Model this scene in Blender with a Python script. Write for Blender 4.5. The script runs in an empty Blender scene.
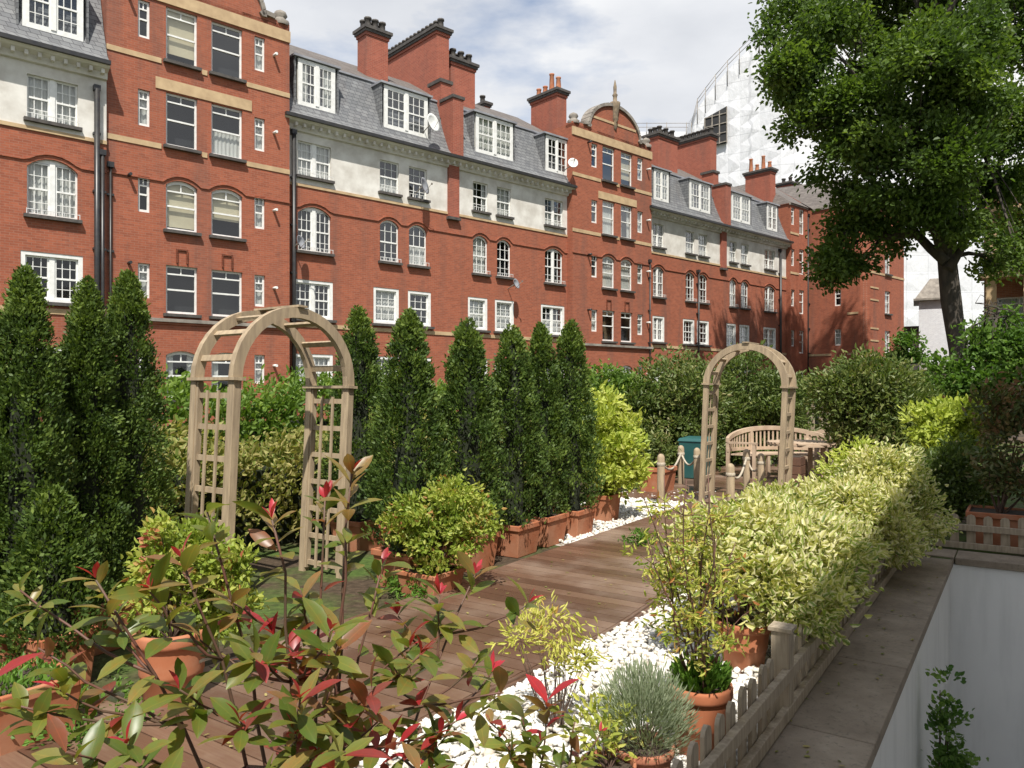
import bpy, bmesh, math, random
import numpy as np
from mathutils import Vector, Matrix
random.seed(7); rng = np.random.default_rng(7)
R = math.radians
SC = bpy.context.scene; COL = SC.collection
F = 760.0; CX = 512.0; HY = 389.0; CH = 1.7            # focal length in px, horizon row, eye height

# ------------------------------------------------------------------ helpers
def link(o, parent=None):
    COL.objects.link(o)
    if parent is not None: o.parent = parent
    return o
def empty(name, loc=(0, 0, 0), rz=0.0, label=None, cat=None, group=None):
    o = bpy.data.objects.new(name, None); link(o)
    o.location = loc; o.rotation_euler = (0, 0, rz); o.empty_display_size = .1
    return tag(o, label, cat, group)
def tag(o, label=None, cat=None, group=None, kind=None):
    if label: o['label'] = label
    if cat: o['category'] = cat
    if group: o['group'] = group
    if kind: o['kind'] = kind
    return o
def copy_tree(o, parent=None):
    c = o.copy(); COL.objects.link(c)
    if parent is not None: c.parent = parent
    for ch in list(o.children): copy_tree(ch, c)
    return c
class MB:
    def __init__(s): s.v = []; s.f = []; s.m = []; s.sm = []
    def quad(s, a, b, c, d, m=0):
        n = len(s.v); s.v += [tuple(a), tuple(b), tuple(c), tuple(d)]; s.f.append((n, n+1, n+2, n+3)); s.m.append(m); s.sm.append(False)
    def poly(s, pts, m=0):
        n = len(s.v); s.v += [tuple(p) for p in pts]; s.f.append(tuple(range(n, n+len(pts)))); s.m.append(m); s.sm.append(False)
    def hexa(s, p, m=0):        # 8 corners: bottom 4 ccw, top 4 ccw
        n = len(s.v); s.v += [tuple(q) for q in p]
        for f in ((3,2,1,0),(4,5,6,7),(0,1,5,4),(1,2,6,5),(2,3,7,6),(3,0,4,7)):
            s.f.append(tuple(n+i for i in f)); s.m.append(m); s.sm.append(False)
    def box(s, x0, x1, y0, y1, z0, z1, m=0, map=None):
        p = [(x0,y0,z0),(x1,y0,z0),(x1,y1,z0),(x0,y1,z0),(x0,y0,z1),(x1,y0,z1),(x1,y1,z1),(x0,y1,z1)]
        if map: p = [map(*q) for q in p]
        s.hexa(p, m)
    def tube(s, pts, rad, seg=8, m=0, cap=True, smooth=True):
        pts = [Vector(p) for p in pts]; n0 = len(s.v); k = len(pts)
        if not isinstance(rad, (list, tuple)): rad = [rad]*k
        up = Vector((0, 0, 1)); d0 = (pts[1]-pts[0]).normalized()
        if abs(d0.dot(up)) > .95: up = Vector((1, 0, 0))
        for i, p in enumerate(pts):
            d = (pts[min(i+1, k-1)]-pts[max(i-1, 0)])
            d = d.normalized() if d.length > 1e-9 else d0
            x = d.cross(up)
            x = x.normalized() if x.length > 1e-6 else Vector((1, 0, 0))
            y = x.cross(d).normalized()
            up = y
            for j in range(seg):
                an = 2*math.pi*j/seg
                q = p + x*math.cos(an)*rad[i] + y*math.sin(an)*rad[i]; s.v.append(tuple(q))
        for i in range(k-1):
            for j in range(seg):
                j2 = (j+1) % seg
                s.f.append((n0+i*seg+j, n0+i*seg+j2, n0+(i+1)*seg+j2, n0+(i+1)*seg+j)); s.m.append(m); s.sm.append(smooth)
        if cap:
            s.f.append(tuple(n0+j for j in range(seg))[::-1]); s.m.append(m); s.sm.append(False)
            s.f.append(tuple(n0+(k-1)*seg+j for j in range(seg))); s.m.append(m); s.sm.append(False)
    def bar(s, p, q, w, h, m=0, up=(0, 0, 1)):
        p = Vector(p); q = Vector(q); d = (q-p).normalized(); up = Vector(up)
        x = d.cross(up)
        if x.length < 1e-4: x = d.cross(Vector((1, 0, 0)))
        x = x.normalized(); y = x.cross(d).normalized(); x *= w/2; y *= h/2
        s.hexa([p-x-y, p+x-y, q+x-y, q-x-y, p-x+y, p+x+y, q+x+y, q-x+y], m)
    def lathe(s, prof, seg=24, m=0, c=(0, 0), smooth=True, sq=False):
        n0 = len(s.v); k = len(prof)
        for r, z in prof:
            for j in range(seg):
                an = 2*math.pi*(j+.5)/seg
                s.v.append((c[0]+r*math.cos(an), c[1]+r*math.sin(an), z))
        for i in range(k-1):
            for j in range(seg):
                j2 = (j+1) % seg
                s.f.append((n0+i*seg+j, n0+i*seg+j2, n0+(i+1)*seg+j2, n0+(i+1)*seg+j)); s.m.append(m); s.sm.append(smooth)
    def build(s, name, mats, parent=None, bevel=0.0, loc=None, rz=None):
        me = bpy.data.meshes.new(name); me.from_pydata(s.v, [], s.f)
        if not isinstance(mats, (list, tuple)): mats = [mats]
        for mm in mats: me.materials.append(mm)
        me.polygons.foreach_set('material_index', s.m); me.polygons.foreach_set('use_smooth', s.sm)
        bm = bmesh.new(); bm.from_mesh(me); bmesh.ops.recalc_face_normals(bm, faces=bm.faces) if len(bm.faces) < 60000 else None
        bm.to_mesh(me); bm.free(); me.update()
        o = bpy.data.objects.new(name, me); link(o, parent)
        if bevel:
            b = o.modifiers.new('bevel', 'BEVEL'); b.width = bevel; b.segments = 2; b.limit_method = 'ANGLE'
        if loc is not None: o.location = loc
        if rz is not None: o.rotation_euler = (0, 0, rz)
        return o
def pix(px, py, t):           # the place in the world seen at a pixel of the photograph, t metres ahead
    return Vector(((px-CX)/F*t, t, CH+(HY-py)*t/F))

# ------------------------------------------------------------------ materials
def mat(name):
    m = bpy.data.materials.new(name); m.use_nodes = True
    nt = m.node_tree; nt.nodes.clear()
    return m, nt
def N(nt, t, **kw):
    n = nt.nodes.new(t)
    for k, v in kw.items():
        if k.startswith('i_'): n.inputs[k[2:].replace('_', ' ')].default_value = v
        else: setattr(n, k, v)
    return n
def out(nt, sh):
    o = N(nt, 'ShaderNodeOutputMaterial'); nt.links.new(sh, o.inputs[0]); return o
def c4(c): return (c[0], c[1], c[2], 1)
def noise_fac(nt, scale, detail=4, vec=None, rough=.55):
    n = N(nt, 'ShaderNodeTexNoise'); n.inputs['Scale'].default_value = scale; n.inputs['Detail'].default_value = detail
    n.inputs['Roughness'].default_value = rough
    if vec is not None: nt.links.new(vec, n.inputs['Vector'])
    return n.outputs['Fac']
def objco(nt, scl=None):
    c = N(nt, 'ShaderNodeTexCoord').outputs['Object']
    if scl:
        mp = N(nt, 'ShaderNodeMapping'); mp.inputs['Scale'].default_value = scl; nt.links.new(c, mp.inputs[0]); c = mp.outputs[0]
    return c
def ramp(nt, fac, stops):
    r = N(nt, 'ShaderNodeValToRGB'); nt.links.new(fac, r.inputs[0])
    el = r.color_ramp.elements
    while len(el) < len(stops): el.new(.5)
    for e, (p, c) in zip(el, stops): e.position = p; e.color = c4(c)
    return r.outputs[0]
def mixc(nt, fac, a, b, mode='MIX'):
    m = N(nt, 'ShaderNodeMix', data_type='RGBA', blend_type=mode)
    if isinstance(fac, float): m.inputs[0].default_value = fac
    else: nt.links.new(fac, m.inputs[0])
    for i, x in ((6, a), (7, b)):
        if isinstance(x, tuple): m.inputs[i].default_value = c4(x)
        else: nt.links.new(x, m.inputs[i])
    return m.outputs[2]
def principled(nt, col, rough=.6, metal=0., spec=.5, bump=None, bstr=.3, bdist=.01):
    p = N(nt, 'ShaderNodeBsdfPrincipled')
    if isinstance(col, tuple): p.inputs['Base Color'].default_value = c4(col)
    else: nt.links.new(col, p.inputs['Base Color'])
    if isinstance(rough, float): p.inputs['Roughness'].default_value = rough
    else: nt.links.new(rough, p.inputs['Roughness'])
    p.inputs['Metallic'].default_value = metal; p.inputs['Specular IOR Level'].default_value = spec
    if bump is not None:
        b = N(nt, 'ShaderNodeBump'); b.inputs['Strength'].default_value = bstr; b.inputs['Distance'].default_value = bdist
        nt.links.new(bump, b.inputs['Height']); nt.links.new(b.outputs[0], p.inputs['Normal'])
    return p.outputs[0]
def simple(name, a, b=None, scale=3., rough=.6, bstr=.2, metal=0., spec=.5, stretch=None, detail=5, bdist=.01, lo=.35, hi=.65):
    m, nt = mat(name); b = b or tuple(x*.75 for x in a)
    f = noise_fac(nt, scale, detail, objco(nt, stretch))
    out(nt, principled(nt, ramp(nt, f, [(lo, a), (hi, b)]), rough, metal, spec, f, bstr, bdist)); return m
def mrange(nt, v, a, b, c, d):
    r = N(nt, 'ShaderNodeMapRange'); nt.links.new(v, r.inputs[0])
    for i, x in enumerate((a, b, c, d)): r.inputs[i+1].default_value = x
    return r.outputs[0]
def brickmat(name, c1, c2, mortar, bw=.235, bh=.08, ms=.008, stain=.5, rough=.85, bias=0.):
    m, nt = mat(name); co = objco(nt)
    sx = N(nt, 'ShaderNodeSeparateXYZ'); nt.links.new(co, sx.inputs[0])
    ad = N(nt, 'ShaderNodeMath', operation='ADD'); nt.links.new(sx.outputs[0], ad.inputs[0]); nt.links.new(sx.outputs[1], ad.inputs[1])
    cb = N(nt, 'ShaderNodeCombineXYZ'); nt.links.new(ad.outputs[0], cb.inputs[0]); nt.links.new(sx.outputs[2], cb.inputs[1])
    bt = N(nt, 'ShaderNodeTexBrick'); nt.links.new(cb.outputs[0], bt.inputs['Vector'])
    bt.inputs['Color1'].default_value = c4(c1); bt.inputs['Color2'].default_value = c4(c2); bt.inputs['Mortar'].default_value = c4(mortar)
    bt.inputs['Scale'].default_value = 1; bt.inputs['Mortar Size'].default_value = ms; bt.inputs['Brick Width'].default_value = bw
    bt.inputs['Row Height'].default_value = bh; bt.inputs['Bias'].default_value = bias; bt.inputs['Mortar Smooth'].default_value = .3
    big = noise_fac(nt, .35, 6, co, .65); sm = noise_fac(nt, 5., 5, co, .7)
    c = mixc(nt, mrange(nt, sm, .3, .7, 0., .5), bt.outputs['Color'], mixc(nt, 1., bt.outputs['Color'], (.62, .6, .62), 'MULTIPLY'))
    st = objco(nt, (1.2, 1.2, .12)); stf = noise_fac(nt, 1.0, 5, st, .6)
    c = mixc(nt, mrange(nt, stf, .5, .75, 0., stain), c, (.10, .075, .065))
    c = mixc(nt, mrange(nt, big, .45, .75, 0., .35), c, mixc(nt, 1., c, (1.25, 1.3, 1.35), 'MULTIPLY'))
    out(nt, principled(nt, c, rough, 0, .25, bt.outputs['Fac'], -.4, .01)); return m
def leafmat(name, stops, rough=.45, transl=.35, spec=.4, margin=None, vein=False, mlo=.5, mhi=.75):
    """colour of each leaf from its own number 'var'; margin: pale edge of variegated leaves"""
    m, nt = mat(name)
    at = N(nt, 'ShaderNodeAttribute', attribute_name='var')
    c = ramp(nt, at.outputs['Fac'], stops)
    uv = N(nt, 'ShaderNodeUVMap', uv_map='UVMap')
    sp = N(nt, 'ShaderNodeSeparateXYZ'); nt.links.new(uv.outputs[0], sp.inputs[0])
    if margin:
        a1 = N(nt, 'ShaderNodeMath', operation='SUBTRACT'); nt.links.new(sp.outputs[0], a1.inputs[0]); a1.inputs[1].default_value = .5
        a2 = N(nt, 'ShaderNodeMath', operation='ABSOLUTE'); nt.links.new(a1.outputs[0], a2.inputs[0])
        nf = noise_fac(nt, 60., 2, objco(nt)); 
        a3 = N(nt, 'ShaderNodeMath', operation='MULTIPLY_ADD'); nt.links.new(nf, a3.inputs[0]); a3.inputs[1].default_value = .5; nt.links.new(a2.outputs[0], a3.inputs[2])
        c = mixc(nt, mrange(nt, a3.outputs[0], mlo, mhi, 0., 1.), c, margin)
    if vein:
        a1 = N(nt, 'ShaderNodeMath', operation='SUBTRACT'); nt.links.new(sp.outputs[0], a1.inputs[0]); a1.inputs[1].default_value = .5
        a2 = N(nt, 'ShaderNodeMath', operation='ABSOLUTE'); nt.links.new(a1.outputs[0], a2.inputs[0])
        c = mixc(nt, mrange(nt, a2.outputs[0], .0, .05, .55, 0.), c, mixc(nt, 1., c, (1.6, 1.3, 1.2), 'MULTIPLY'))
        nf = noise_fac(nt, 45., 4, objco(nt)); c = mixc(nt, mrange(nt, nf, .45, .7, 0., .45), c, mixc(nt, 1., c, (1.5, .75, .6), 'MULTIPLY'))
    p = N(nt, 'ShaderNodeBsdfPrincipled'); nt.links.new(c, p.inputs['Base Color']); p.inputs['Roughness'].default_value = rough
    p.inputs['Specular IOR Level'].default_value = spec
    tr = N(nt, 'ShaderNodeBsdfTranslucent'); nt.links.new(mixc(nt, 1., c, (1.3, 1.35, .6), 'MULTIPLY'), tr.inputs[0])
    mx = N(nt, 'ShaderNodeMixShader'); mx.inputs[0].default_value = transl
    nt.links.new(p.outputs[0], mx.inputs[1]); nt.links.new(tr.outputs[0], mx.inputs[2])
    out(nt, mx.outputs[0]); return m

M = {}
M['brick'] = brickmat('red_brick', (.37, .113, .060), (.28, .086, .048), (.32, .155, .105))
M['brick_chimney'] = brickmat('chimney_brick', (.36, .105, .065), (.29, .085, .055), (.34, .17, .12), stain=.5)
M['render'] = simple('white_render', (.70, .68, .63), (.50, .47, .42), 1.4, .9, .15)
M['stone'] = simple('buff_stone', (.52, .38, .22), (.40, .28, .16), 2.5, .9, .2)
M['greystone'] = simple('grey_stone', (.30, .27, .23), (.17, .15, .13), 3., .9, .3)
M['oldstone'] = simple('weathered_stone', (.30, .23, .15), (.14, .11, .08), 5., .9, .4)
M['slate'] = brickmat('roof_slate', (.15, .155, .16), (.22, .225, .225), (.06, .06, .065), .3, .17, .012, .2, .55)
M['slate2'] = brickmat('dark_roof_slate', (.13, .115, .105), (.18, .16, .145), (.07, .065, .06), .3, .17, .012, .25, .8)
M['lead'] = simple('lead', (.30, .31, .33), (.2, .2, .22), 2., .5, .1)
M['white'] = simple('white_paint', (.78, .78, .75), (.66, .66, .63), 6., .45, .05)
M['offwhite'] = simple('off_white_paint', (.72, .72, .70), (.6, .6, .58), 1., .7, .05)  # off-white, slightly greyer than the plain white paint
M['black'] = simple('black_paint', (.02, .02, .022), (.035, .033, .03), 6., .4, .1)
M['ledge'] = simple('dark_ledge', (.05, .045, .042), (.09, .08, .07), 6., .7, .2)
M['curtain'] = simple('net_curtain', (.80, .78, .72), (.62, .60, .54), 2., .95, .2, stretch=(9, 9, .4))
M['blind'] = simple('cream_blind', (.80, .70, .48), (.72, .62, .42), 2., .9, .05)
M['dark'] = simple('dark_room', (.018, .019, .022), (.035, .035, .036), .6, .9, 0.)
M['terracotta'] = simple('terracotta', (.37, .125, .055), (.48, .26, .16), 4., .85, .3, detail=8, lo=.42, hi=.85)
M['terracotta_old'] = simple('weathered_terracotta', (.36, .14, .08), (.50, .30, .20), 4., .85, .25, lo=.45, hi=.75)
M['soil'] = simple('soil', (.035, .024, .016), (.07, .05, .035), 30., .95, .6)
M['wood_arch'] = simple('weathered_arch_wood', (.40, .31, .20), (.27, .205, .135), 3., .75, .25, stretch=(9, 9, 1.2))
M['wood_grey'] = simple('grey_fence_wood', (.42, .345, .25), (.28, .225, .16), 3., .8, .3, stretch=(14, 14, 1.5))
M['wood_bench'] = simple('bench_teak', (.50, .38, .27), (.36, .26, .18), 4., .7, .2)
M['wood_brown'] = simple('brown_timber', (.14, .07, .04), (.09, .045, .03), 4., .6, .2)
M['rope'] = simple('rope', (.50, .44, .34), (.36, .31, .24), 40., .9, .5)
M['teal'] = simple('teal_plastic', (.02, .085, .085), (.03, .11, .105), 3., .4, .1)
M['bark'] = simple('plane_bark', (.075, .06, .045), (.035, .03, .024), 5., .9, .8, stretch=(1, 1, .4), bdist=.05)
M['twig'] = simple('brown_twig', (.12, .075, .05), (.07, .04, .03), 12., .8, .3)
M['stem_red'] = simple('reddish_stem', (.13, .05, .035), (.09, .06, .035), 15., .6, .2)
M['whitewall'] = simple('painted_wall', (.66, .67, .68), (.60, .61, .62), .9, .8, .15, detail=8)
M['sheet'] = None
def glassmat():
    m, nt = mat('window_glass')
    tr = N(nt, 'ShaderNodeBsdfTransparent'); tr.inputs[0].default_value = (.80, .83, .84, 1)
    gl = N(nt, 'ShaderNodeBsdfGlossy'); gl.inputs['Roughness'].default_value = .03
    wav = noise_fac(nt, .9, 0, objco(nt)); b = N(nt, 'ShaderNodeBump'); b.inputs['Strength'].default_value = .12; b.inputs['Distance'].default_value = .05
    nt.links.new(wav, b.inputs['Height']); nt.links.new(b.outputs[0], gl.inputs['Normal'])
    mx = N(nt, 'ShaderNodeMixShader'); lw = N(nt, 'ShaderNodeLayerWeight'); lw.inputs[0].default_value = .3; nt.links.new(mrange(nt, lw.outputs['Facing'], 0., 1., .06, .75), mx.inputs[0])
    nt.links.new(tr.outputs[0], mx.inputs[1]); nt.links.new(gl.outputs[0], mx.inputs[2]); out(nt, mx.outputs[0]); return m
M['glass'] = glassmat()
# ================================================================== the long brick mansion block
U = Vector((.7466, .6653, 0)); NV = Vector((.6653, -.7466, 0)); TH = math.atan2(.6653, .7466)
BO = Vector((-28.5*.6653, 28.5*.7466, 0))
block = empty('mansion_block', BO, TH, 'long five storey red brick mansion block with slate mansard roof, tall chimneys and curved gables', 'apartment building')
def b2w(x, y): return BO + U*x - NV*y
def w2b(P):
    d = Vector((P[0], P[1], 0)) - BO; return d.dot(U), -d.dot(NV)
class Face:                       # a vertical wall plane in the block's own frame; s runs along it, o goes into the building
    def __init__(f, ox, oy, dx=1., dy=0.): f.o = (ox, oy); f.d = (dx, dy); f.n = (-dy, dx)
    def pt(f, s, o, z): return (f.o[0]+f.d[0]*s+f.n[0]*o, f.o[1]+f.d[1]*s+f.n[1]*o, z)
    def s(f, px):                 # where the sight line of a column of the photograph meets this wall
        a = (px-CX)/F
        P0 = b2w(*f.o); D = b2w(f.o[0]+f.d[0], f.o[1]+f.d[1]) - P0
        # (a,1)*t = P0 + D*s
        den = D.x - a*D.y
        return (a*P0.y - P0.x)/den
    def t(f, px):
        P0 = b2w(*f.o); D = b2w(f.o[0]+f.d[0], f.o[1]+f.d[1]) - P0
        return (P0 + D*f.s(px)).y
def arc_pts(a, b, z, rise, n=8):      # segmental head from (a, z-rise) over (mid, z)
    w = (b-a)/2; r = (w*w+rise*rise)/(2*rise); cx = (a+b)/2; cz = z-r
    th = math.asin(min(1, w/r))
    return [(cx+r*math.sin(-th+2*th*i/n), cz+r*math.cos(-th+2*th*i/n)) for i in range(n+1)]
def wall(mb, f, s0, s1, z0, z1, ops, m=0, reveal=.22, mtop=None, off=0.):
    """brick sheet with real openings; ops = (a, b, c, d, rise)"""
    ops = [o for o in ops if o[0] > s0-.01 and o[1] < s1+.01 and o[2] >= z0-.01 and o[3] <= z1+.01]
    xs = sorted(set([s0, s1]+[o[0] for o in ops]+[o[1] for o in ops]))
    for i in range(len(xs)-1):
        xa, xb = xs[i], xs[i+1]
        if xb-xa < 1e-5: continue
        col = sorted([(o[2], o[3]) for o in ops if o[0] <= xa+1e-6 and o[1] >= xb-1e-6])
        z = z0
        for c, d in col+[(z1, z1)]:
            if c-z > 1e-5: mb.quad(f.pt(xa, off, z), f.pt(xb, off, z), f.pt(xb, off, c), f.pt(xa, off, c), m)
            z = d
    for a, b, c, d, rise in ops:
        r = reveal+off
        mb.quad(f.pt(a, off, c), f.pt(a, r, c), f.pt(a, r, d-rise), f.pt(a, off, d-rise), m)
        mb.quad(f.pt(b, off, c), f.pt(b, r, c), f.pt(b, r, d-rise), f.pt(b, off, d-rise), m)
        mb.quad(f.pt(a, off, c), f.pt(b, off, c), f.pt(b, r, c), f.pt(a, r, c), m)
        if rise <= 0: mb.quad(f.pt(a, off, d), f.pt(b, off, d), f.pt(b, r, d), f.pt(a, r, d), m)
        else:
            A = arc_pts(a, b, d, rise)
            for (x0, q0), (x1, q1) in zip(A, A[1:]):
                mb.quad(f.pt(x0, off, q0), f.pt(x1, off, q1), f.pt(x1, off, d), f.pt(x0, off, d), m)
                mb.quad(f.pt(x0, off, q0), f.pt(x1, off, q1), f.pt(x1, r, q1), f.pt(x0, r, q0), m)
def grid_sash(mb, f, a, b, c, d, o, nx, ny, rise=0., fw=.055, bw=.022, light=False):
    """one sliding sash pair: outer frame, meeting rail, glazing bars"""
    e = o+.05
    def bx(x0, x1, z0, z1, oo=0., th=.05): mb.box(x0, x1, o+oo, o+oo+th, z0, z1, 0, f.pt)
    bx(a, a+fw, c, d-rise*.9); bx(b-fw, b, c, d-rise*.9); bx(a+fw, b-fw, c, c+fw*1.3); 
    if rise > 0:
        A = arc_pts(a, b, d, rise, 6)
        for (x0, q0), (x1, q1) in zip(A, A[1:]):
            mb.hexa([f.pt(x0, o, q0-fw*1.6), f.pt(x1, o, q1-fw*1.6), f.pt(x1, e, q1-fw*1.6), f.pt(x0, e, q0-fw*1.6),
                     f.pt(x0, o, q0), f.pt(x1, o, q1), f.pt(x1, e, q1), f.pt(x0, e, q0)])
    else: bx(a+fw, b-fw, d-fw, d)
    mid = (c+d)/2-rise*.2
    bx(a+fw, b-fw, mid-.03, mid+.03, -.012)
    for i in range(1, nx):
        x = a+(b-a)*i/nx; bx(x-bw/2, x+bw/2, c+fw, d-fw-(rise*.3 if rise else 0), .01, .03)
    if ny:
        for (z0, z1) in ((c, mid), (mid, d)):
            for j in range(1, ny):
                z = z0+(z1-z0)*j/ny; bx(a+fw, b-fw, z-bw/2, z+bw/2, .012, .026)
    if light:                      # small top lights over a plain sash
        z = d-.30-rise*.5; bx(a+fw, b-fw, z-.025, z+.025, -.005); bx((a+b)/2-.02, (a+b)/2+.02, z, d-fw, .01, .03)
def window(f, a, b, c, d, rise=0., kind='single', name='sash_window', inset=.1, sill=True, cur=None, parent=None, guard=False, wide=False, pad=0.):
    parent = parent or block
    mb = MB(); m = .0
    if wide:                        # broad white box frame flush with the wall
        for q in ((a, a+.13, c, d), (b-.13, b, c, d), (a+.13, b-.13, d-.12, d), (a+.13, b-.13, c, c+.10)): mb.box(q[0], q[1], .02, inset+.06, q[2], q[3], 0, f.pt)
        a2, b2, c2, d2 = a+.13, b-.13, c+.10, d-.12
    else: a2, b2, c2, d2 = a, b, c, d
    if kind in ('double', 'double_narrow'):
        nx = 3 if kind == 'double' else 2; mw = .15 if kind == 'double' else .09; mid = (a2+b2)/2
        if rise > 0:
            h = rise*.8
            for sg, (x0, x1) in ((0, (a2, mid-mw/2)), (1, (mid+mw/2, b2))):
                grid_sash(mb, f, x0, x1, c2, d2-rise*.45, inset, nx, 2)
            A = arc_pts(a2, b2, d2, rise, 8)
            for (x0, q0), (x1, q1) in zip(A, A[1:]):
                mb.hexa([f.pt(x0, inset, min(q0, d2-rise*.45)-.02), f.pt(x1, inset, min(q1, d2-rise*.45)-.02), f.pt(x1, inset+.05, min(q1, d2-rise*.45)-.02), f.pt(x0, inset+.05, min(q0, d2-rise*.45)-.02),
                         f.pt(x0, inset, q0), f.pt(x1, inset, q1), f.pt(x1, inset+.05, q1), f.pt(x0, inset+.05, q0)])
        else:
            grid_sash(mb, f, a2, mid-mw/2, c2, d2, inset, nx, 2); grid_sash(mb, f, mid+mw/2, b2, c2, d2, inset, nx, 2)
        mb.box(mid-mw/2, mid+mw/2, inset-.03, inset+.06, c2, d2-rise*.3, 0, f.pt)
    elif kind == 'single': grid_sash(mb, f, a2, b2, c2, d2, inset, 3, 2, rise)
    elif kind == 'plain': grid_sash(mb, f, a2, b2, c2, d2, inset, 1, 0, rise, fw=.07, light=True)
    elif kind == 'slit': grid_sash(mb, f, a2, b2, c2, d2, inset, 1, 0, 0, fw=.075, light=random.random() < .6)
    w = mb.build(name, M['white'], parent)
    g = MB(); g.quad(*[f.pt(x, inset+.035, z) for x, z in ((a+.01, c+.01), (b-.01, c+.01), (b-.01, d-.01), (a+.01, d-.01))]); g.build('pane', M['glass'], w)
    if rise and kind != 'double': pass
    cur = cur if cur is not None else random.choices(['net', 'half', 'blind', 'none', 'side'], [.36, .16, .06, .3, .12])[0]
    k = MB(); oo = inset+.12; mm = M['curtain']
    def cq(x0, x1, z0, z1, o2=oo): k.quad(f.pt(x0, o2, z0), f.pt(x1, o2, z0), f.pt(x1, o2, z1), f.pt(x0, o2, z1))
    def pleats(x0, x1, z0, z1):
        n = max(3, int((x1-x0)/.07)); 
        for i in range(n):
            xa = x0+(x1-x0)*i/n; xb = x0+(x1-x0)*(i+1)/n; oa = oo+(.03 if i % 2 else 0); ob = oo+(0 if i % 2 else .03)
            k.quad(f.pt(xa, oa, z0), f.pt(xb, ob, z0), f.pt(xb, ob, z1), f.pt(xa, oa, z1))
    if cur == 'net': pleats(a, b, c, d)
    elif cur == 'half': pleats(a, b, c, c+(d-c)*.5)
    elif cur == 'blind': cq(a, b, c+(d-c)*random.uniform(0., .55), d); mm = M['blind']
    elif cur == 'side': ww = (b-a)*.28; pleats(a, a+ww, c, d); pleats(b-ww, b, c, d)
    if k.v: k.build('curtain', mm, w)
    if sill:
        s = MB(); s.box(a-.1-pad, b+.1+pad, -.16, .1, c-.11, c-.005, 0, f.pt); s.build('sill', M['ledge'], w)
    if guard:
        s = MB(); z = c+.14
        s.box(a-.04, b+.04, -.125, -.105, z, z+.018, 0, f.pt)
        n = int((b-a)/.13)
        for i in range(n+1):
            x = a-.03+(b-a+.06)*i/n; s.box(x-.008, x+.008, -.122, -.108, c-.01, z+.03, 0, f.pt)
        s.build('guard_rail', M['offwhite'], w)
    return w

FM = Face(0, 0); FA = Face(0, -.52); FB = Face(0, -.4)
walls = MB()                          # slots: 0 brick 1 render 2 stone
sA1 = FA.s(106.5); sB0 = FB.s(106.5); sB1 = FB.s(289.5); sG0 = FB.s(572.5); sG1 = FB.s(651.5); sM2 = FM.s(786)
EAVE = 12.35
def rows_main(f, cols, s0, s1, zo=0.):
    """cols = list of (px0, px1, kind, wide_px0, wide_px1)"""
    ops = []; wins = []
    for k, (p0, p1, kind, q0, q1) in enumerate(cols):
        a, b = f.s(p0), f.s(p1); c, d = f.s(q0), f.s(q1); ab = (a, b)
        for (x0, x1, z0, z1, rise, kd, wd, gd) in ((a, b, 10.3, 11.7, 0, kind, False, True), (a, b, 7.28, 9.12, .26 if kind != 'double' else .32, kind, False, True),
                                                  (c, d, 4.55, 6.12, 0, kind, True, False), (c, d, 1.62, 3.12, 0, kind, True, False)):
            ops.append((x0, x1, z0+zo, z1+zo, rise)); wins.append((f, x0, x1, z0+zo, z1+zo, rise, kd, wd, gd))
    return ops, wins
colsA = [(27, 78, 'double', 20.5, 83)]
cols1 = [(297.8, 331, 'double', 293, 333), (379.9, 399, 'single', 373.5, 399), (409, 427, 'single', 408, 431), (473, 488, 'single', 468, 487.5), (497, 511, 'single', 495, 514), (545, 563, 'double_narrow', 541, 564.5)]
cols2 = [(650.5, 664, 'double_narrow', 649, 664.5), (685.7, 694.8, 'single', 683, 694.5), (698.5, 707.5, 'single', 697, 709), (729.6, 736.5, 'single', 726.5, 736), (741, 748.6, 'single', 739.5, 749.5), (764.5, 775, 'double_narrow', 763.5, 776)]
cols2[0] = (653.0, 664, 'double_narrow', 652.6, 664.5)
opsA, winA = rows_main(FA, colsA, 0, sA1, -.07)
a0, a1 = FA.s(-62), FA.s(-30); opsA.append((a0, a1, 7.2, 9.05, .3)); opsA.append((a0, a1, 10.23, 11.63, 0)); opsA.append((a0, a1, 4.48, 6.05, 0))
ops1, win1 = rows_main(FM, cols1, sB1, sG0); ops2, win2 = rows_main(FM, cols2, sG1, sM2)
sA0 = -4.
wall(walls, FA, sA0, sA1, -.2, 9.9, opsA, 0); wall(walls, FA, sA0, sA1, 9.9, EAVE, opsA, 1)
wall(walls, FM, sB1, sG0, -.2, 9.9, ops1, 0); wall(walls, FM, sB1, sG0, 9.9, EAVE, ops1, 1)
wall(walls, FM, sG1, sM2, -.2, 9.9, ops2, 0); wall(walls, FM, sG1, sM2, 9.9, EAVE, ops2, 1)
# thin buff course between brick and render, ground floor band, dark moulding over the arched row
def course(f, s0, s1, z0, z1, m, pr=.05): walls.box(s0, s1, -pr, .03, z0, z1, m, f.pt)
course(FA, sA0, sA1, 9.86, 9.98, 2); course(FM, sB1, sG0, 9.86, 9.97, 2, .04); course(FM, sG1, sM2, 9.86, 9.97, 2, .04)
def skipband(f, s0, s1, z0, z1, m, ops, pr=.04):
    cur = s0
    for o in sorted([o for o in ops if o[2]-.12 < z1 and o[3]+.02 > z0], key=lambda o: o[0]):
        if o[0]-.12 > cur: course(f, cur, o[0]-.12, z0, z1, m, pr)
        cur = max(cur, o[1]+.12)
    if cur < s1: course(f, cur, s1, z0, z1, m, pr)
skipband(FA, sA0, sA1, 4.1, 4.28, 2, opsA); skipband(FM, sB1, sG0, 4.2, 4.36, 2, ops1); skipband(FM, sG1, sM2, 4.2, 4.36, 2, ops2)
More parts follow.
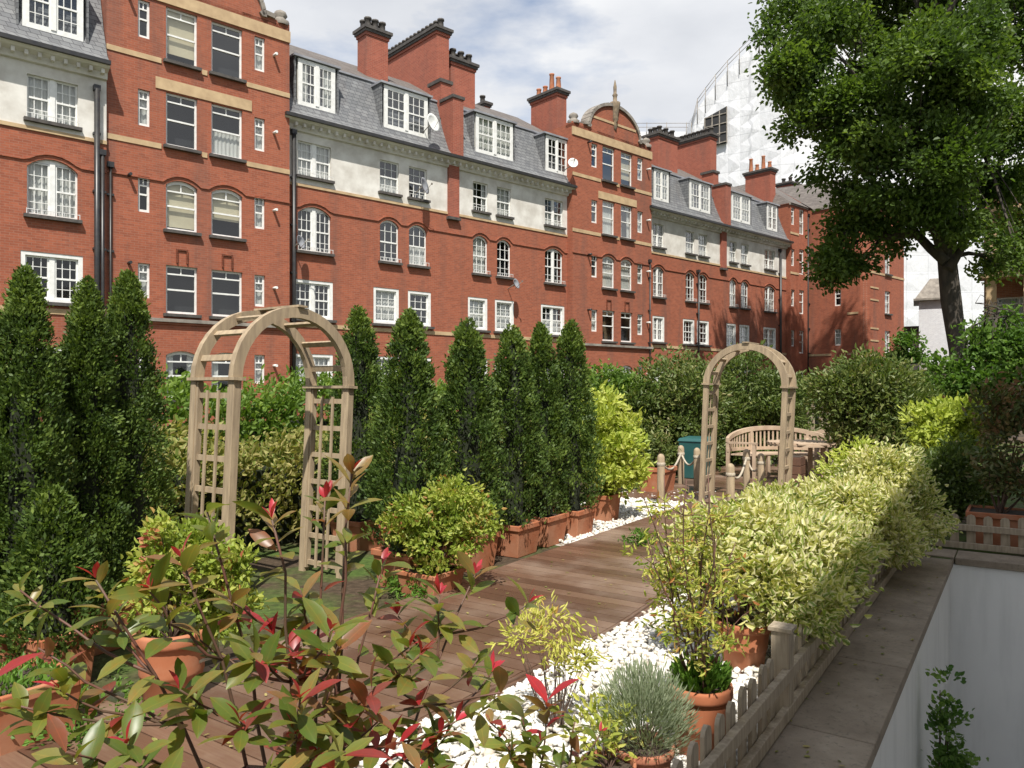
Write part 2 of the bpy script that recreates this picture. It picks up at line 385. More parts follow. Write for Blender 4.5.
def hoodline(f, s0, s1, z, wins, pr=.05):
    pts = []; s = s0
    for a, b, top, rise in wins:
        pts.append((a-.12, z))
        A = arc_pts(a-.1, b+.1, top+.13, rise+.06, 8); pts += [(x, max(q, z)) for x, q in A]; pts.append((b+.12, z))
    pts = [(s0, z)]+pts+[(s1, z)]
    for (x0, q0), (x1, q1) in zip(pts, pts[1:]):
        if x1-x0 < 1e-3: continue
        walls.hexa([f.pt(x0, -pr, q0), f.pt(x1, -pr, q1), f.pt(x1, .01, q1), f.pt(x0, .01, q0), f.pt(x0, -pr, q0+.04), f.pt(x1, -pr, q1+.04), f.pt(x1, .01, q1+.04), f.pt(x0, .01, q0+.04)], 0)
hoodline(FM, sB1, sG0, 8.98, [(o[0], o[1], o[3], o[4]) for o in ops1 if o[4] > 0])
hoodline(FM, sG1, sM2, 8.98, [(o[0], o[1], o[3], o[4]) for o in ops2 if o[4] > 0])
hoodline(FA, sA0, sA1, 8.9, [(o[0], o[1], o[3], o[4]) for o in sorted(opsA) if o[4] > 0])
# ---- the two gabled bays
rowsB = [(13.3, 15.2, 0), (10.3, 12.18, 0), (7.33, 9.12, .2), (4.37, 6.08, 0), (1.35, 3.05, .15)]
slit_rows = [(13.85, 15.15), (10.8, 12.05), (7.82, 9.05), (4.85, 6.05), (1.9, 3.0)]
def bay(pxs, s0, s1, seed):
    rs = random.Random(seed); ops = []; W = []
    for (p0, p1) in pxs[:2]:
        for i, (c, d, r) in enumerate(rowsB): ops.append((FB.s(p0), FB.s(p1), c, d, r)); W.append((FB.s(p0), FB.s(p1), c, d, r, 'plain', i))
    for (p0, p1) in pxs[2:]:
        for i, (c, d) in enumerate(slit_rows): ops.append((FB.s(p0), FB.s(p1), c, d, 0)); W.append((FB.s(p0), FB.s(p1), c, d, 0, 'slit', i))
    wall(walls, FB, s0, s1, -.2, 15.9, ops, 0)
    for s in (s0, s1): walls.quad(FB.pt(s, 0, -.2), FB.pt(s, 2.5, -.2), FB.pt(s, 2.5, 15.9), FB.pt(s, 0, 15.9), 0)
    A0, A1, B0, B1 = FB.s(pxs[0][0]), FB.s(pxs[0][1]), FB.s(pxs[1][0]), FB.s(pxs[1][1])
    course(FB, A0-.35, B1+.35, 12.22, 12.62, 2, .035)                       # broad lintel band
    for z0, z1 in ((13.12, 13.3), (10.12, 10.3)):                            # sill bands, broken by the sills
        course(FB, s0, A0-.16, z0, z1, 2, .03); course(FB, A1+.16, B0-.16, z0, z1, 2, .03); course(FB, B1+.16, s1, z0, z1, 2, .03)
    course(FB, s0-.02, s1+.02, 15.28, 15.72, 2, .05)
    course(FB, s0-.02, s1+.02, 4.06, 4.18, 3, .14); course(FB, s0, s1, 3.98, 4.06, 0, .06)
    hoodline(FB, s0, s1, 8.98, [(o[0], o[1], o[3], o[4]) for o in sorted(ops) if o[4] > .17])
    for i in (0, 1):                                                       # raised keystone panels
        for x in ((A0+A1)/2, (B0+B1)/2):
            for q in ((-.2, -.15, 0, .5), (.15, .2, 0, .5), (-.15, .15, .45, .5)): course(FB, x+q[0], x+q[1], 6.18+q[2], 6.18+q[3], 0, .05)
    # gable
    g = MB(); c = (s0+s1)/2+.08; hw = (s1-s0)*.315; zs = 15.72; top = 17.55
    prof = [(s0, zs), (s0, zs+.25), (s0+.28, zs+.32), (s0+.45, zs+.75)]
    A = [(c-hw*math.cos(math.pi*i/20), 15.95+(top-15.95)*math.sin(math.pi*i/20)) for i in range(21)]
    left = [(s0, zs), (s0, zs+.28), (c-hw-.35, zs+.32)]
    right = [(c+hw+.35, zs+.32), (s1, zs+.28), (s1, zs)]
    P = left+A+right
    g.poly([FB.pt(x, 0, z) for x, z in P], 0); g.poly([FB.pt(x, .5, z) for x, z in P][::-1], 0)
    for (x0, z0), (x1, z1) in zip(P, P[1:]): g.quad(FB.pt(x0, 0, z0), FB.pt(x1, 0, z1), FB.pt(x1, .5, z1), FB.pt(x0, .5, z0), 0)
    g.box(c-hw*.86, c+hw*.86, -.03, .02, 16.55, 16.68, 1, FB.pt)
    g.build('gable', [M['brick'], M['stone']], block)
    k = MB(); cop = [(c-hw-.5, zs+.30), (c-hw-.12, zs+.34)]+A+[(c+hw+.12, zs+.34), (c+hw+.5, zs+.30)]
    for (x0, z0), (x1, z1) in zip(cop, cop[1:]):
        dx, dz = x1-x0, z1-z0; L = math.hypot(dx, dz) or 1; nx, nz = -dz/L*.17, dx/L*.17
        k.hexa([FB.pt(x0, -.1, z0), FB.pt(x1, -.1, z1), FB.pt(x1, .58, z1), FB.pt(x0, .58, z0), FB.pt(x0+nx, -.1, z0+nz), FB.pt(x1+nx, -.1, z1+nz), FB.pt(x1+nx, .58, z1+nz), FB.pt(x0+nx, .58, z0+nz)])
    for x in (s0+.28, s1-.28):
        X, Y, _ = FB.pt(x, .2, 0)
        k.lathe([(.30, zs+.22), (.34, zs+.38), (.22, zs+.44), (.20, zs+.52), (.27, zs+.62), (.22, zs+.74), (.02, zs+.85)], 10, c=(X, Y))
    k.build('coping', M['greystone'], block)
    X, Y, _ = FB.pt(c, .0, 0); fn = MB()
    fn.lathe([(.03, 16.25), (.13, 16.4), (.10, 16.7), (.20, 16.85), (.18, 17.2), (.26, 17.5), (.30, 17.72), (.30, 17.82), (.12, 17.9), (.11, 18.15), (.16, 18.25), (.09, 18.35), (.10, 18.7), (.02, 19.1)], 10, c=(X, Y))
    fn.build('finial', M['oldstone'], block)
    cur1 = {0: 'blind', 2: 'blind'}; 
    for i, (a, b, c_, d, r, kd, row) in enumerate(W):
        if kd == 'plain':
            first = i < 5; cu = None
            if seed == 1: cu = (['blind', 'none', 'blind', 'none', 'side'] if first else ['none', 'half', 'blind', 'none', 'side'])[row]
            window(FB, a, b, c_, d, r, 'plain', 'plain_sash_window', .1, True, cu)
        else: window(FB, a, b, c_, d, 0, 'slit', 'slit_window', .08, False, rs.choice(['none', 'net', 'net']))
    vs = MB()
    for p, zz in ((pxs[2][0], 15.1), (pxs[2][0], 9.0), (pxs[2][0], 6.), (pxs[3][1], 14.6), (pxs[3][1], 11.6), (pxs[3][1], 8.6), (pxs[3][1], 5.6), (pxs[3][1], 2.6)):
        s = FB.s(p)+(.35 if p == pxs[3][1] else -.3)
        q = MB(); q.tube([FB.pt(s, .02, zz), FB.pt(s, -.28, zz)], .055, 8); q.build('vent_stub', M['white'] if p == pxs[3][1] else M['black'], block)
    return ops
opsB = bay([(166, 197.5), (211.5, 242.5), (138, 150), (254.5, 265)], sB0, sB1, 1)
opsG = bay([(602.5, 614.8), (621, 632.5), (591.5, 597.5), (637.5, 643)], sG0, sG1, 2)
for lst in (winA, win1, win2):
    for (f, x0, x1, z0, z1, rise, kd, wd, gd) in lst:
        window(f, x0, x1, z0, z1, rise, kd, 'sash_window', .1, True, random.choices(['net', 'none', 'half', 'side'], [.45, .3, .15, .1])[0], guard=gd and z0 > 7 and kd != 'x', wide=wd)
for a, b, c, d, r in opsA[-3:]: window(FA, a, b, c, d, r, 'double', guard=True)
# ---- far wing: front strip, return towards the garden, end wall
sW0, sW1 = sM2, FM.s(808); PW = (sW1, 0.)
LW = 4.25; FR = Face(sW1, 0., 0., -1.)           # return wall, s runs towards the garden
FE = Face(sW1, -LW)                               # end wall, parallel to the front
ML = 6.7; WH = 15.4
opsW = []; opsR = []; opsE = []
FW = Face(0, -.35)
for c, d in slit_rows[0:5]: opsW.append((FW.s(791.2), FW.s(794.8), c, d, 0))
for c, d, r in rowsB: opsW.append((FW.s(799.3), FW.s(804.2), c, d, 0))
wall(walls, FW, sW0, FW.s(807.5), -.2, WH, opsW, 0)
walls.quad(FW.pt(sW0, 0, -.2), FW.pt(sW0, 3, -.2), FW.pt(sW0, 3, WH), FW.pt(sW0, 0, WH), 0)
sR1 = 4.25
FRn = FR.n  # inward must point to +x; Face gives n=(-dy,dx)=(1,0)
for c, d in ((1.9, 3.0), (4.95, 6.15), (7.9, 9.1), (10.9, 12.1)): opsR.append((FR.s(834.5), FR.s(841), c, d, 0))
for c, d in ((1.4, 4.1+.0), (4.45-.0, 6.2), (7.4, 9.3), (10.4, 12.2)): 
    d = min(d, c+1.85); opsR.append((FR.s(851.5), FR.s(860.5), c, d, 0))
wall(walls, FR, 0, LW-.4, -.2, WH, opsR, 0)
# rounded corner
import itertools
cpts = []
for i in range(7):
    an = math.pi/2*i/6; cpts.append((sW1+.6-.6*math.cos(an), -LW+.4-.6*math.sin(an)+.0))
cpts = [(sW1, -LW+.4)]+[(sW1+.6*(1-math.cos(math.pi/2*i/6)), -LW+.4-.6*math.sin(math.pi/2*i/6)) for i in range(1, 7)]
for (x0, y0), (x1, y1) in zip(cpts, cpts[1:]): walls.quad((x0, y0, -.2), (x1, y1, -.2), (x1, y1, WH), (x0, y0, WH), 0)
FE = Face(sW1, -LW-.2)
for c, d in ((1.4, 3.1), (4.4, 6.1), (7.4, 9.1), (10.4, 12.1)): opsE.append((FE.s(885), FE.s(890.5), c, d, 0))
wall(walls, FE, .6, ML, -.2, WH, opsE, 0)
x1 = sW1+ML; walls.quad((x1, -LW-.2, -.2), (x1, 8, -.2), (x1, 8, WH), (x1, -LW-.2, WH), 0)
for f, O in ((FW, opsW), (FR, opsR), (FE, opsE)):
    for a, b, c, d, r in O:
        nm = 'slit_window' if (b-a) < .75 and f is not FE else 'plain_sash_window'
        window(f, a, b, c, d, 0, 'slit' if nm == 'slit_window' else 'plain', nm, .09, nm != 'slit_window', random.choice(['none', 'net', 'none']))
for z in (4.2, 7.2, 10.2, 13.2):
    for s0_, s1_ in ((0, FR.s(834)-.2), (LW-1.2, LW-.4)): 
        if z in (4.2, 10.2) or s0_ > 0: walls.box(s0_, s1_, -.04, .02, z, z+.16, 2, FR.pt)
for z in (5.2, 6.1, 8.2, 9.1, 11.2): walls.box(.62, 2.0, -.04, .02, z, z+.12, 2, FE.pt)
walls.box(.62, ML, -.04, .02, 10.2, 10.36, 2, FE.pt); skipband(FW, sW0, FW.s(807), 10.2, 10.36, 2, opsW); skipband(FW, sW0, FW.s(807), 13.15, 13.3, 2, opsW)
# plinth of dark interiors behind all openings, so that rooms look dark
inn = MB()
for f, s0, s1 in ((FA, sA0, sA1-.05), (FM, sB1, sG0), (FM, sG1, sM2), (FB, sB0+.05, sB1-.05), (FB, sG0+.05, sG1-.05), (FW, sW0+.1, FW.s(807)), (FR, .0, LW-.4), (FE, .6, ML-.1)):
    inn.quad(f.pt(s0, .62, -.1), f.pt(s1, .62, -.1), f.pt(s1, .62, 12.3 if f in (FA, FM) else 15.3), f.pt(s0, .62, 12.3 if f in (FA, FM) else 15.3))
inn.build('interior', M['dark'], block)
wl = walls.build('wall', [M['brick'], M['render'], M['stone'], M['greystone']], block)
# ---- mansard roofs with dormers
def cross(mb, f, s0, s1, prof, m=0):
    for (o0, z0), (o1, z1) in zip(prof, prof[1:]): mb.quad(f.pt(s0, o0, z0), f.pt(s1, o0, z0), f.pt(s1, o1, z1), f.pt(s0, o1, z1), m)
def mansard(f, s0, s1, dorm, zo=0., ends=(0, 0)):
    mb = MB(); E = EAVE+zo
    prof = [(-.42, E+.18), (-.1, E+.5), (.35, E+1.5), (.85, E+2.95)]
    cross(mb, f, s0, s1, prof, 0)
    cross(mb, f, s0, s1, [(.85, E+2.95), (.78, E+2.97), (.78, E+3.05), (.9, E+3.07)], 2)
    cross(mb, f, s0, s1, [(.9, E+3.07), (4.2, E+5.1), (9.5, E+2.0)], 1)
    for s in (s0, s1): mb.poly([f.pt(s, o, z) for o, z in [(0, E)]+prof+[(4.2, E+5.1), (9.5, E+2.0), (9.5, E)]], 0)
    mb.build('roof', [M['slate'], M['slate2'], M['lead']], block)
    ev = MB()
    cross(ev, f, s0, s1, [(.0, E-.32), (-.12, E-.3), (-.16, E-.1), (-.38, E-.02), (-.44, E+.04), (-.46, E+.06)], 0)
    ev.build('cornice', M['render'], block)
    n = int((s1-s0)/.35); br = MB()
    for i in range(n):
        x = s0+(s1-s0)*(i+.5)/n; br.box(x-.05, x+.05, -.34, -.12, E-.19, E-.045, 0, f.pt)
    br.build('cornice_brackets', M['render'], block)
    gt = MB(); gt.box(s0, s1, -.58, -.41, E+.06, E+.19, 0, f.pt); gt.build('gutter', M['black'], block)
    for (a, b, kd) in dorm:
        d = MB(); y0 = .02; zb, zt = E+.80, E+2.70
        a_, b_ = a-.1, b+.1
        for s in (a_, b_):
            e = .06 if s == b_ else -.06
            d.hexa([f.pt(s, y0, zb-.2), f.pt(s+e, y0, zb-.2), f.pt(s+e, .75, zb-.2), f.pt(s, .75, zb-.2), f.pt(s, y0, zt), f.pt(s+e, y0, zt), f.pt(s+e, 1.3, zt), f.pt(s, 1.3, zt)], 0)
        d.box(a_-.12, b_+.12, y0-.1, 1.5, zt, zt+.09, 1, f.pt)
        d.box(a_, b_, y0, .5, zb-.2, zb-.02, 1, f.pt)
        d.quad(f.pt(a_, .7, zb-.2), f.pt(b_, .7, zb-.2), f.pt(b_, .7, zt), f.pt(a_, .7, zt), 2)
        dm = d.build('dormer', [M['slate'], M['lead'], M['dark']], block)
        window(f, a, b, zb, zt-.03, 0, kd, 'window', y0+.0, False, random.choice(['none', 'net', 'half', 'side']), parent=dm, wide=True)
FD = Face(0, .02)
mansard(FA, sA0, sA1, [(FA.s(22.5), FA.s(83.5), 'double'), (FA.s(-75), FA.s(-30), 'double')], -.05)
mansard(FM, sB1-.2, sG0+.2, [(FM.s(p), FM.s(q), k) for p, q, k in ((298.5, 335.5, 'double'), (384.5, 428, 'double'), (476.3, 513.2, 'double'), (546.3, 568, 'double_narrow'))])
mansard(FM, sG1-.2, sM2+.1, [(FM.s(p), FM.s(q), k) for p, q, k in ((654.5, 669, 'double_narrow'), (690, 710.5, 'double'), (732, 750.5, 'double'), (767.5, 777.5, 'double_narrow'))])
# roofs behind the gables and over the wing
for s0, s1 in ((sB0, sB1), (sG0, sG1)):
    c = (s0+s1)/2; rf = MB()
    rf.quad((s0, .1, 15.6), (c, .1, 17.3), (c, 9, 17.3), (s0, 9, 15.6)); rf.quad((s1, .1, 15.6), (c, .1, 17.3), (c, 9, 17.3), (s1, 9, 15.6))
    rf.poly([(s0, .3, 15.5), (s1, .3, 15.5), (c, .3, 17.4)]); rf.build('gable_roof', M['slate2'], block)
rf = MB()
xw0, xw1 = sW0-.1, sW1+ML+.2
rf.quad((xw0, -.5, WH), (FW.s(807.5), -.5, WH), (sW1+1.5, 3.5, WH+2.7), (xw0+2, 3.5, WH+2.7)); rf.quad((xw0, -.5, WH), (xw0+2, 3.5, WH+2.7), (xw0+2, 9, WH+2.7), (xw0, 9, WH))
rf.quad((sW1-.1, -.5, WH), (sW1-.1, -LW-.3, WH), (sW1+3, -LW+2.5, WH+2.7), (sW1+1.5, 3.5, WH+2.7)); rf.quad((sW1-.1, -LW-.3, WH), (xw1, -LW-.3, WH), (xw1-2.5, -LW+2.5, WH+2.7), (sW1+3, -LW+2.5, WH+2.7))
rf.quad((xw1, -LW-.3, WH), (xw1, 9, WH), (xw1-2.5, 9, WH+2.7), (xw1-2.5, -LW+2.5, WH+2.7))
rf.build('hipped_roof', M['slate2'], block)
pc = MB(); pc.box(xw0, FW.s(807.5), -.42, -.3, WH-.12, WH+.06, 0); pc.box(sW1-.1, sW1+.02, -LW-.3, -.42, WH-.12, WH+.06, 0); pc.box(sW1-.1, xw1, -LW-.35, -LW-.18, WH-.12, WH+.06, 0)
pc.build('parapet', M['greystone'], block)
# ---- chimneys
def chimney(x0, x1, y0, y1, zb, zt, pots, potkind='short', pil=None):
    mb = MB(); mb.box(x0, x1, y0, y1, zb, zt-.55, 0)
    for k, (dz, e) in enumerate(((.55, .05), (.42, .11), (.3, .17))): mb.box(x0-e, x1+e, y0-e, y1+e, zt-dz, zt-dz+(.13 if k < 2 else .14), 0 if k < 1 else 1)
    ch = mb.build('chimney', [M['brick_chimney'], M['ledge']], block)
    nx, ny = pots
    for i in range(nx):
        for j in range(ny):
            p = MB(); cx = x0+(x1-x0)*(i+.5)/nx; cy = y0+(y1-y0)*(j+.5)/ny; h = .34 if potkind == 'short' else random.choice([.4, .6, .95])
            r = .15
            if potkind == 'short': p.lathe([(.17, zt-.17), (.15, zt-.1), (.14, zt+h-.12), (.18, zt+h-.1), (.18, zt+h-.16+.14), (.1, zt+h-.02), (.1, zt+h-.15)], 8, c=(cx, cy))
            else: p.lathe([(.17, zt-.17), (.16, zt), (.12, zt+h-.1), (.15, zt+h-.06), (.15, zt+h), (.1, zt+h), (.1, zt+h-.2)], 10, c=(cx, cy))
            p.build('chimney_pot', M['ledge'] if potkind == 'short' else M['terracotta'], ch)
def at_px(px, y): return Face(0, y).s(px)
for (pc1, pc2, pc3, pc4, pf) in (((362, 389), (441.5, 449.5), (450, 474), 567, None), ((656, 678.5), (709, 716.5), (0, 0), 776, 'far')):
    if pf is None:
        chimney(at_px(366.5, 1.9), at_px(388, 1.9), 1.9, 2.7, 15, 18.5, (3, 2))
        xe = at_px(449, 1.8); chimney(xe-.75, xe, 1.8, 6.7, 14, 19.7, (1, 14))
        chimney(at_px(451, 1.9), at_px(475, 1.9), 1.9, 3.0, 15, 18.5, (3, 3))
        chimney(at_px(485, 5.), at_px(489, 5.), 5., 5.8, 15, 18.3, (1, 1))
        xe = at_px(566.5, 1.2); chimney(xe-.75, xe, 1.2, 3.3, 14, 18.5, (1, 4), 'tall')
        xp = at_px(452.5, 0); zt = 15.9
    else:
        chimney(at_px(658.5, 1.9), at_px(677.5, 1.9), 1.9, 3.0, 15, 18.5, (3, 3))
        xe = at_px(716.5, 1.8); chimney(xe-.75, xe, 1.8, 6.7, 14, 19.7, (1, 14))
        xe = at_px(775.5, 1.2); chimney(xe-.75, xe, 1.2, 3.3, 14, 18.5, (1, 4), 'tall')
        xp = at_px(722.5, 0); zt = 15.9
    p = MB(); p.box(xp-.30, xp+.30, -.45, .5, EAVE+.1, 15.2); p.box(xp-.36, xp+.36, -.5, .55, 15.2, 15.34, 1); p.box(xp-.3, xp+.3, .5, 1.4, 14.5, 16.2); p.box(xp-.38, xp+.38, .44, 1.5, 16.2, 16.36, 1)
    p.box(xp-.3, xp+.3, -.14, .05, 9.75, EAVE-.02); p.box(xp-.36, xp+.36, -.2, .05, 9.62, 9.75, 1)
    p.build('brick_stack', [M['brick_chimney'], M['ledge']], block)
chimney(at_px(790.5, 3.), at_px(803.5, 3.), 3., 4.2, 15, 19.0, (2, 2))
chimney(at_px(590, 6), at_px(603, 6), 6., 7., 15, 19.0, (2, 1), 'tall')
# ---- rain pipes
def pipe(f, px, z0, z1, r=.065, o=-.14):
    s = f.s(px); mb = MB(); mb.tube([f.pt(s, o, z0), f.pt(s, o, z1)], r, 8)
    for z in np.arange(z0+.6, z1, 1.9): mb.box(s-.11, s+.11, o-.02, .0, z, z+.07, 0, f.pt)
    mb.box(s-.1, s+.1, o-.07, 0, z1-.05, z1+.13, 0, f.pt)
    mb.build('rain_pipe', M['black'], block)
pipe(FA, 96, 0, 11.6, .09); pipe(FA, 101.5, 0, 9.5, .06); pipe(FM, 292.5, 0, 11.9, .08); pipe(FM, 569, 0, 11.8, .075); pipe(FM, 779, 0, 11.8, .08); pipe(FR, 809, 0, 15., .06); pipe(FM, 697, .2, 9.2, .05)
pipe(FB, 110, 0, 9.2, .035, -.07); pipe(FB, 649, 0, 9.2, .04, -.08)
# ---- satellite dishes fixed to the walls (things of their own)
def dish(px, py, y, r, label, m='whitewall', aim=(-.35, -.9, .25)):
    f = Face(0, y); s = f.s(px); t = f.t(px); z = CH+(HY-py)*t/F
    P = b2w(s, y); root = empty('satellite_dish', (P.x, P.y, z), TH, label, 'satellite dish', 'satellite dishes on the brick block')
    A = Vector(aim).normalized(); q = A.to_track_quat('Z', 'Y').to_matrix()
    mb = MB(); mb.lathe([(0.001, -.0), (r*.4, .02), (r*.75, .07), (r, .13), (r*1.0, .14), (r*.75, .085), (r*.4, .035), (0.001, .015)], 20)
    d = mb.build('reflector', M[m], root)
    for v in d.data.vertices: v.co = q @ v.co
    ar = MB(); ar.tube([Vector((0, .0, -r*.9))+A*.05, A*.45], .012, 6); ar.box(-.03, .03, -.03, .03, -.05, .03)
    for v in range(len(ar.v)-8, len(ar.v)): ar.v[v] = tuple(Vector(ar.v[v])+A*.46)
    ar.build('feed_arm', M['greystone'], root)
    br = MB(); br.tube([(0, 0, 0), (0, .18, -.05), (0, .45-y*.0+.25, -.25)], .022, 6); br.build('bracket', M['greystone'], root)
dish(431.5, 123.5, -.55, .42, 'big white satellite dish in front of the slate roof beside the wide dormer', 'white', (.25, -.9, .2))
dish(422.5, 186.5, -.55, .38, 'grey satellite dish on the white render wall between two small sash windows', 'lead', (.5, -.8, .2))
dish(298.5, 243, -.5, .28, 'grey satellite dish at the sill of an arched window next to the black rain pipe', 'lead', (.5, -.8, .25))
dish(514.5, 284.5, -.5, .26, 'small grey satellite dish on red brick between arched and square windows', 'lead', (.3, -.9, .3))
dish(572.5, 164, -.7, .27, 'small pale satellite dish at the corner of the curved gable bay', 'offwhite', (-.5, -.8, .25))
# ================================================================== garden frame: a runs to the right of the path, b along it
WV = Vector((.8288, -.5595, 0)); VV = Vector((.5595, .8288, 0)); GZ = math.atan2(-.5595, .8288)
def G(a, b, z=0.): p = WV*a+VV*b; return Vector((p.x, p.y, z))
def gmap(a, b, z): return tuple(G(a, b, z))
def ab(P): P = Vector((P[0], P[1], 0)); return P.dot(WV), P.dot(VV)
# ---- leaves ------------------------------------------------------------
def leafmesh(name, P, D, L, W, m, parent=None, var=None, shape='hex', fold=.25, droop=.0, roll=None, extra=None):
    """many small leaf blades as one mesh: base P, direction D, length L, width W (arrays)"""
    n = len(P); P = np.asarray(P, float); D = np.asarray(D, float); D /= np.linalg.norm(D, axis=1)[:, None]+1e-9
    L = np.broadcast_to(np.asarray(L, float), (n,))[:, None]; W = np.broadcast_to(np.asarray(W, float), (n,))[:, None]
    rnd = rng.normal(size=(n, 3))
    if roll is not None: rnd = np.asarray(roll)+rng.normal(size=(n, 3))*.35
    S = np.cross(D, rnd); S /= np.linalg.norm(S, axis=1)[:, None]+1e-9
    Nn = np.cross(S, D)
    if shape == 'quad':
        V = np.stack([P, P+D*L*.5+S*W*.5, P+D*L+Nn*L*droop*-1, P+D*L*.5-S*W*.5], 1); k = 4
        UV = np.array([(.5, 0), (0, .5), (.5, 1), (1, .5)]); F_ = np.array([[0, 1, 2, 3]])
    elif shape == 'hex':
        up = Nn*W*fold
        V = np.stack([P, P+D*L*.32+S*W*.5+up, P+D*L*.72+S*W*.38+up*.8-Nn*L*droop*.4, P+D*L-Nn*L*droop, P+D*L*.72-S*W*.38+up*.8-Nn*L*droop*.4, P+D*L*.32-S*W*.5+up], 1); k = 6
        UV = np.array([(.5, 0), (0, .32), (.05, .72), (.5, 1), (.95, .72), (1, .32)]); F_ = np.array([[0, 1, 2, 3], [0, 3, 4, 5]])
    else:        # 'long': finely shaped blade with a folded midrib, 3 x 6 grid
        k = 18; prof = [.06, .55, .92, 1., .72, .04]; cols = []; UV = []
        up = Nn*W*fold
        for i, q in enumerate(prof):
            u = i/5; c = P+D*L*u-Nn*L*droop*u*u
            for sgn in (1, 0, -1):
                cols.append(c+S*W*.5*q*sgn+up*q*abs(sgn)); UV.append((.5-.5*q*sgn, u))
        V = np.stack(cols, 1); UV = np.array(UV)
        F_ = []
        for i in range(5):
            for j in range(2): F_.append([i*3+j, i*3+j+1, (i+1)*3+j+1, (i+1)*3+j])
        F_ = np.array(F_)
    me = bpy.data.meshes.new(name); nf = len(F_)
    V = V.reshape(-1, 3); FI = (F_[None]+(np.arange(n)*k)[:, None, None]).reshape(-1)
    me.vertices.add(len(V)); me.vertices.foreach_set('co', V.ravel())
    me.loops.add(len(FI)); me.loops.foreach_set('vertex_index', FI.astype(np.int32))
    me.polygons.add(n*nf); me.polygons.foreach_set('loop_start', np.arange(0, n*nf*4, 4, dtype=np.int32)); me.polygons.foreach_set('loop_total', np.full(n*nf, 4, np.int32))
    me.polygons.foreach_set('use_smooth', np.full(n*nf, shape == 'long'))
    uvl = me.uv_layers.new(name='UVMap'); uvl.data.foreach_set('uv', UV[F_.reshape(-1)][None].repeat(n, 0).astype(np.float32).ravel())
    var = rng.random(n) if var is None else np.asarray(var)
    at = me.attributes.new('var', 'FLOAT', 'FACE'); at.data.foreach_set('value', np.repeat(var, nf).astype(np.float32))
    me.materials.append(m); me.update(calc_edges=True); me.validate()
    o = bpy.data.objects.new(name, me); link(o, parent)
    return o
def unit(v): return v/(np.linalg.norm(v, axis=-1, keepdims=True)+1e-9)
def lobes_points(lobes, n, clump=.12, flat=.0, upb=.35, shell=.55, nclump=None, cut=None):
    """points spread in clumps through the shells of several ellipsoidal lobes (c, r)"""
    vol = np.array([l[1][0]*l[1][1]*l[1][2] for l in lobes])**.667; pr = vol/vol.sum()
    nc = nclump or max(12, int(n/42)); idx = rng.choice(len(lobes), nc, p=pr)
    C = np.array([l[0] for l in lobes], float)[idx]; Rr = np.array([l[1] for l in lobes], float)[idx]
    d = unit(rng.normal(size=(nc, 3))); rad = shell+(1.05-shell)*rng.random(nc)**.5
    cc = C+d*Rr*rad[:, None]
    k = rng.integers(0, nc, n); off = rng.normal(size=(n, 3))*clump*np.array([1, 1, .75])
    P = cc[k]+off
    dn = rng.normal(size=(nc, 3))*.45; D = unit(d[k]*.45+dn[k]+unit(off)*.5+rng.normal(size=(n, 3))*.5+np.array([0, 0, upb]))
    cv = rng.random(nc)[k]
    return P, D, cv
def pxlobes(t, lst):       # lobes given by where their outline stands in the photograph and by distance
    out_ = []
    for l in lst:
        px, py, rx, rz = l[:4]; tt = t+(l[4] if len(l) > 4 else 0.)
        c = pix(px, py, tt); out_.append(((c.x, c.y, c.z), (rx*tt/F, max(rx, rz)*tt/F*(l[5] if len(l) > 5 else .8), rz*tt/F)))
    return out_
def stems(base, tops, parent, m, r0=.02, name='branches', n=None, wob=.12):
    mb = MB(); base = Vector(base)
    for T in tops:
        T = Vector(T); mid = base.lerp(T, .5)+Vector((random.uniform(-1, 1), random.uniform(-1, 1), 0))*wob*(T-base).length
        mid.z = base.z+(T.z-base.z)*.42
        q = []
        for i in range(6):
            u = i/5; q.append(base*(1-u)**2+mid*2*u*(1-u)+T*u*u)
        mb.tube(q, [r0*(1-.75*i/5) for i in range(6)], 6)
    return mb.build(name, m, parent)
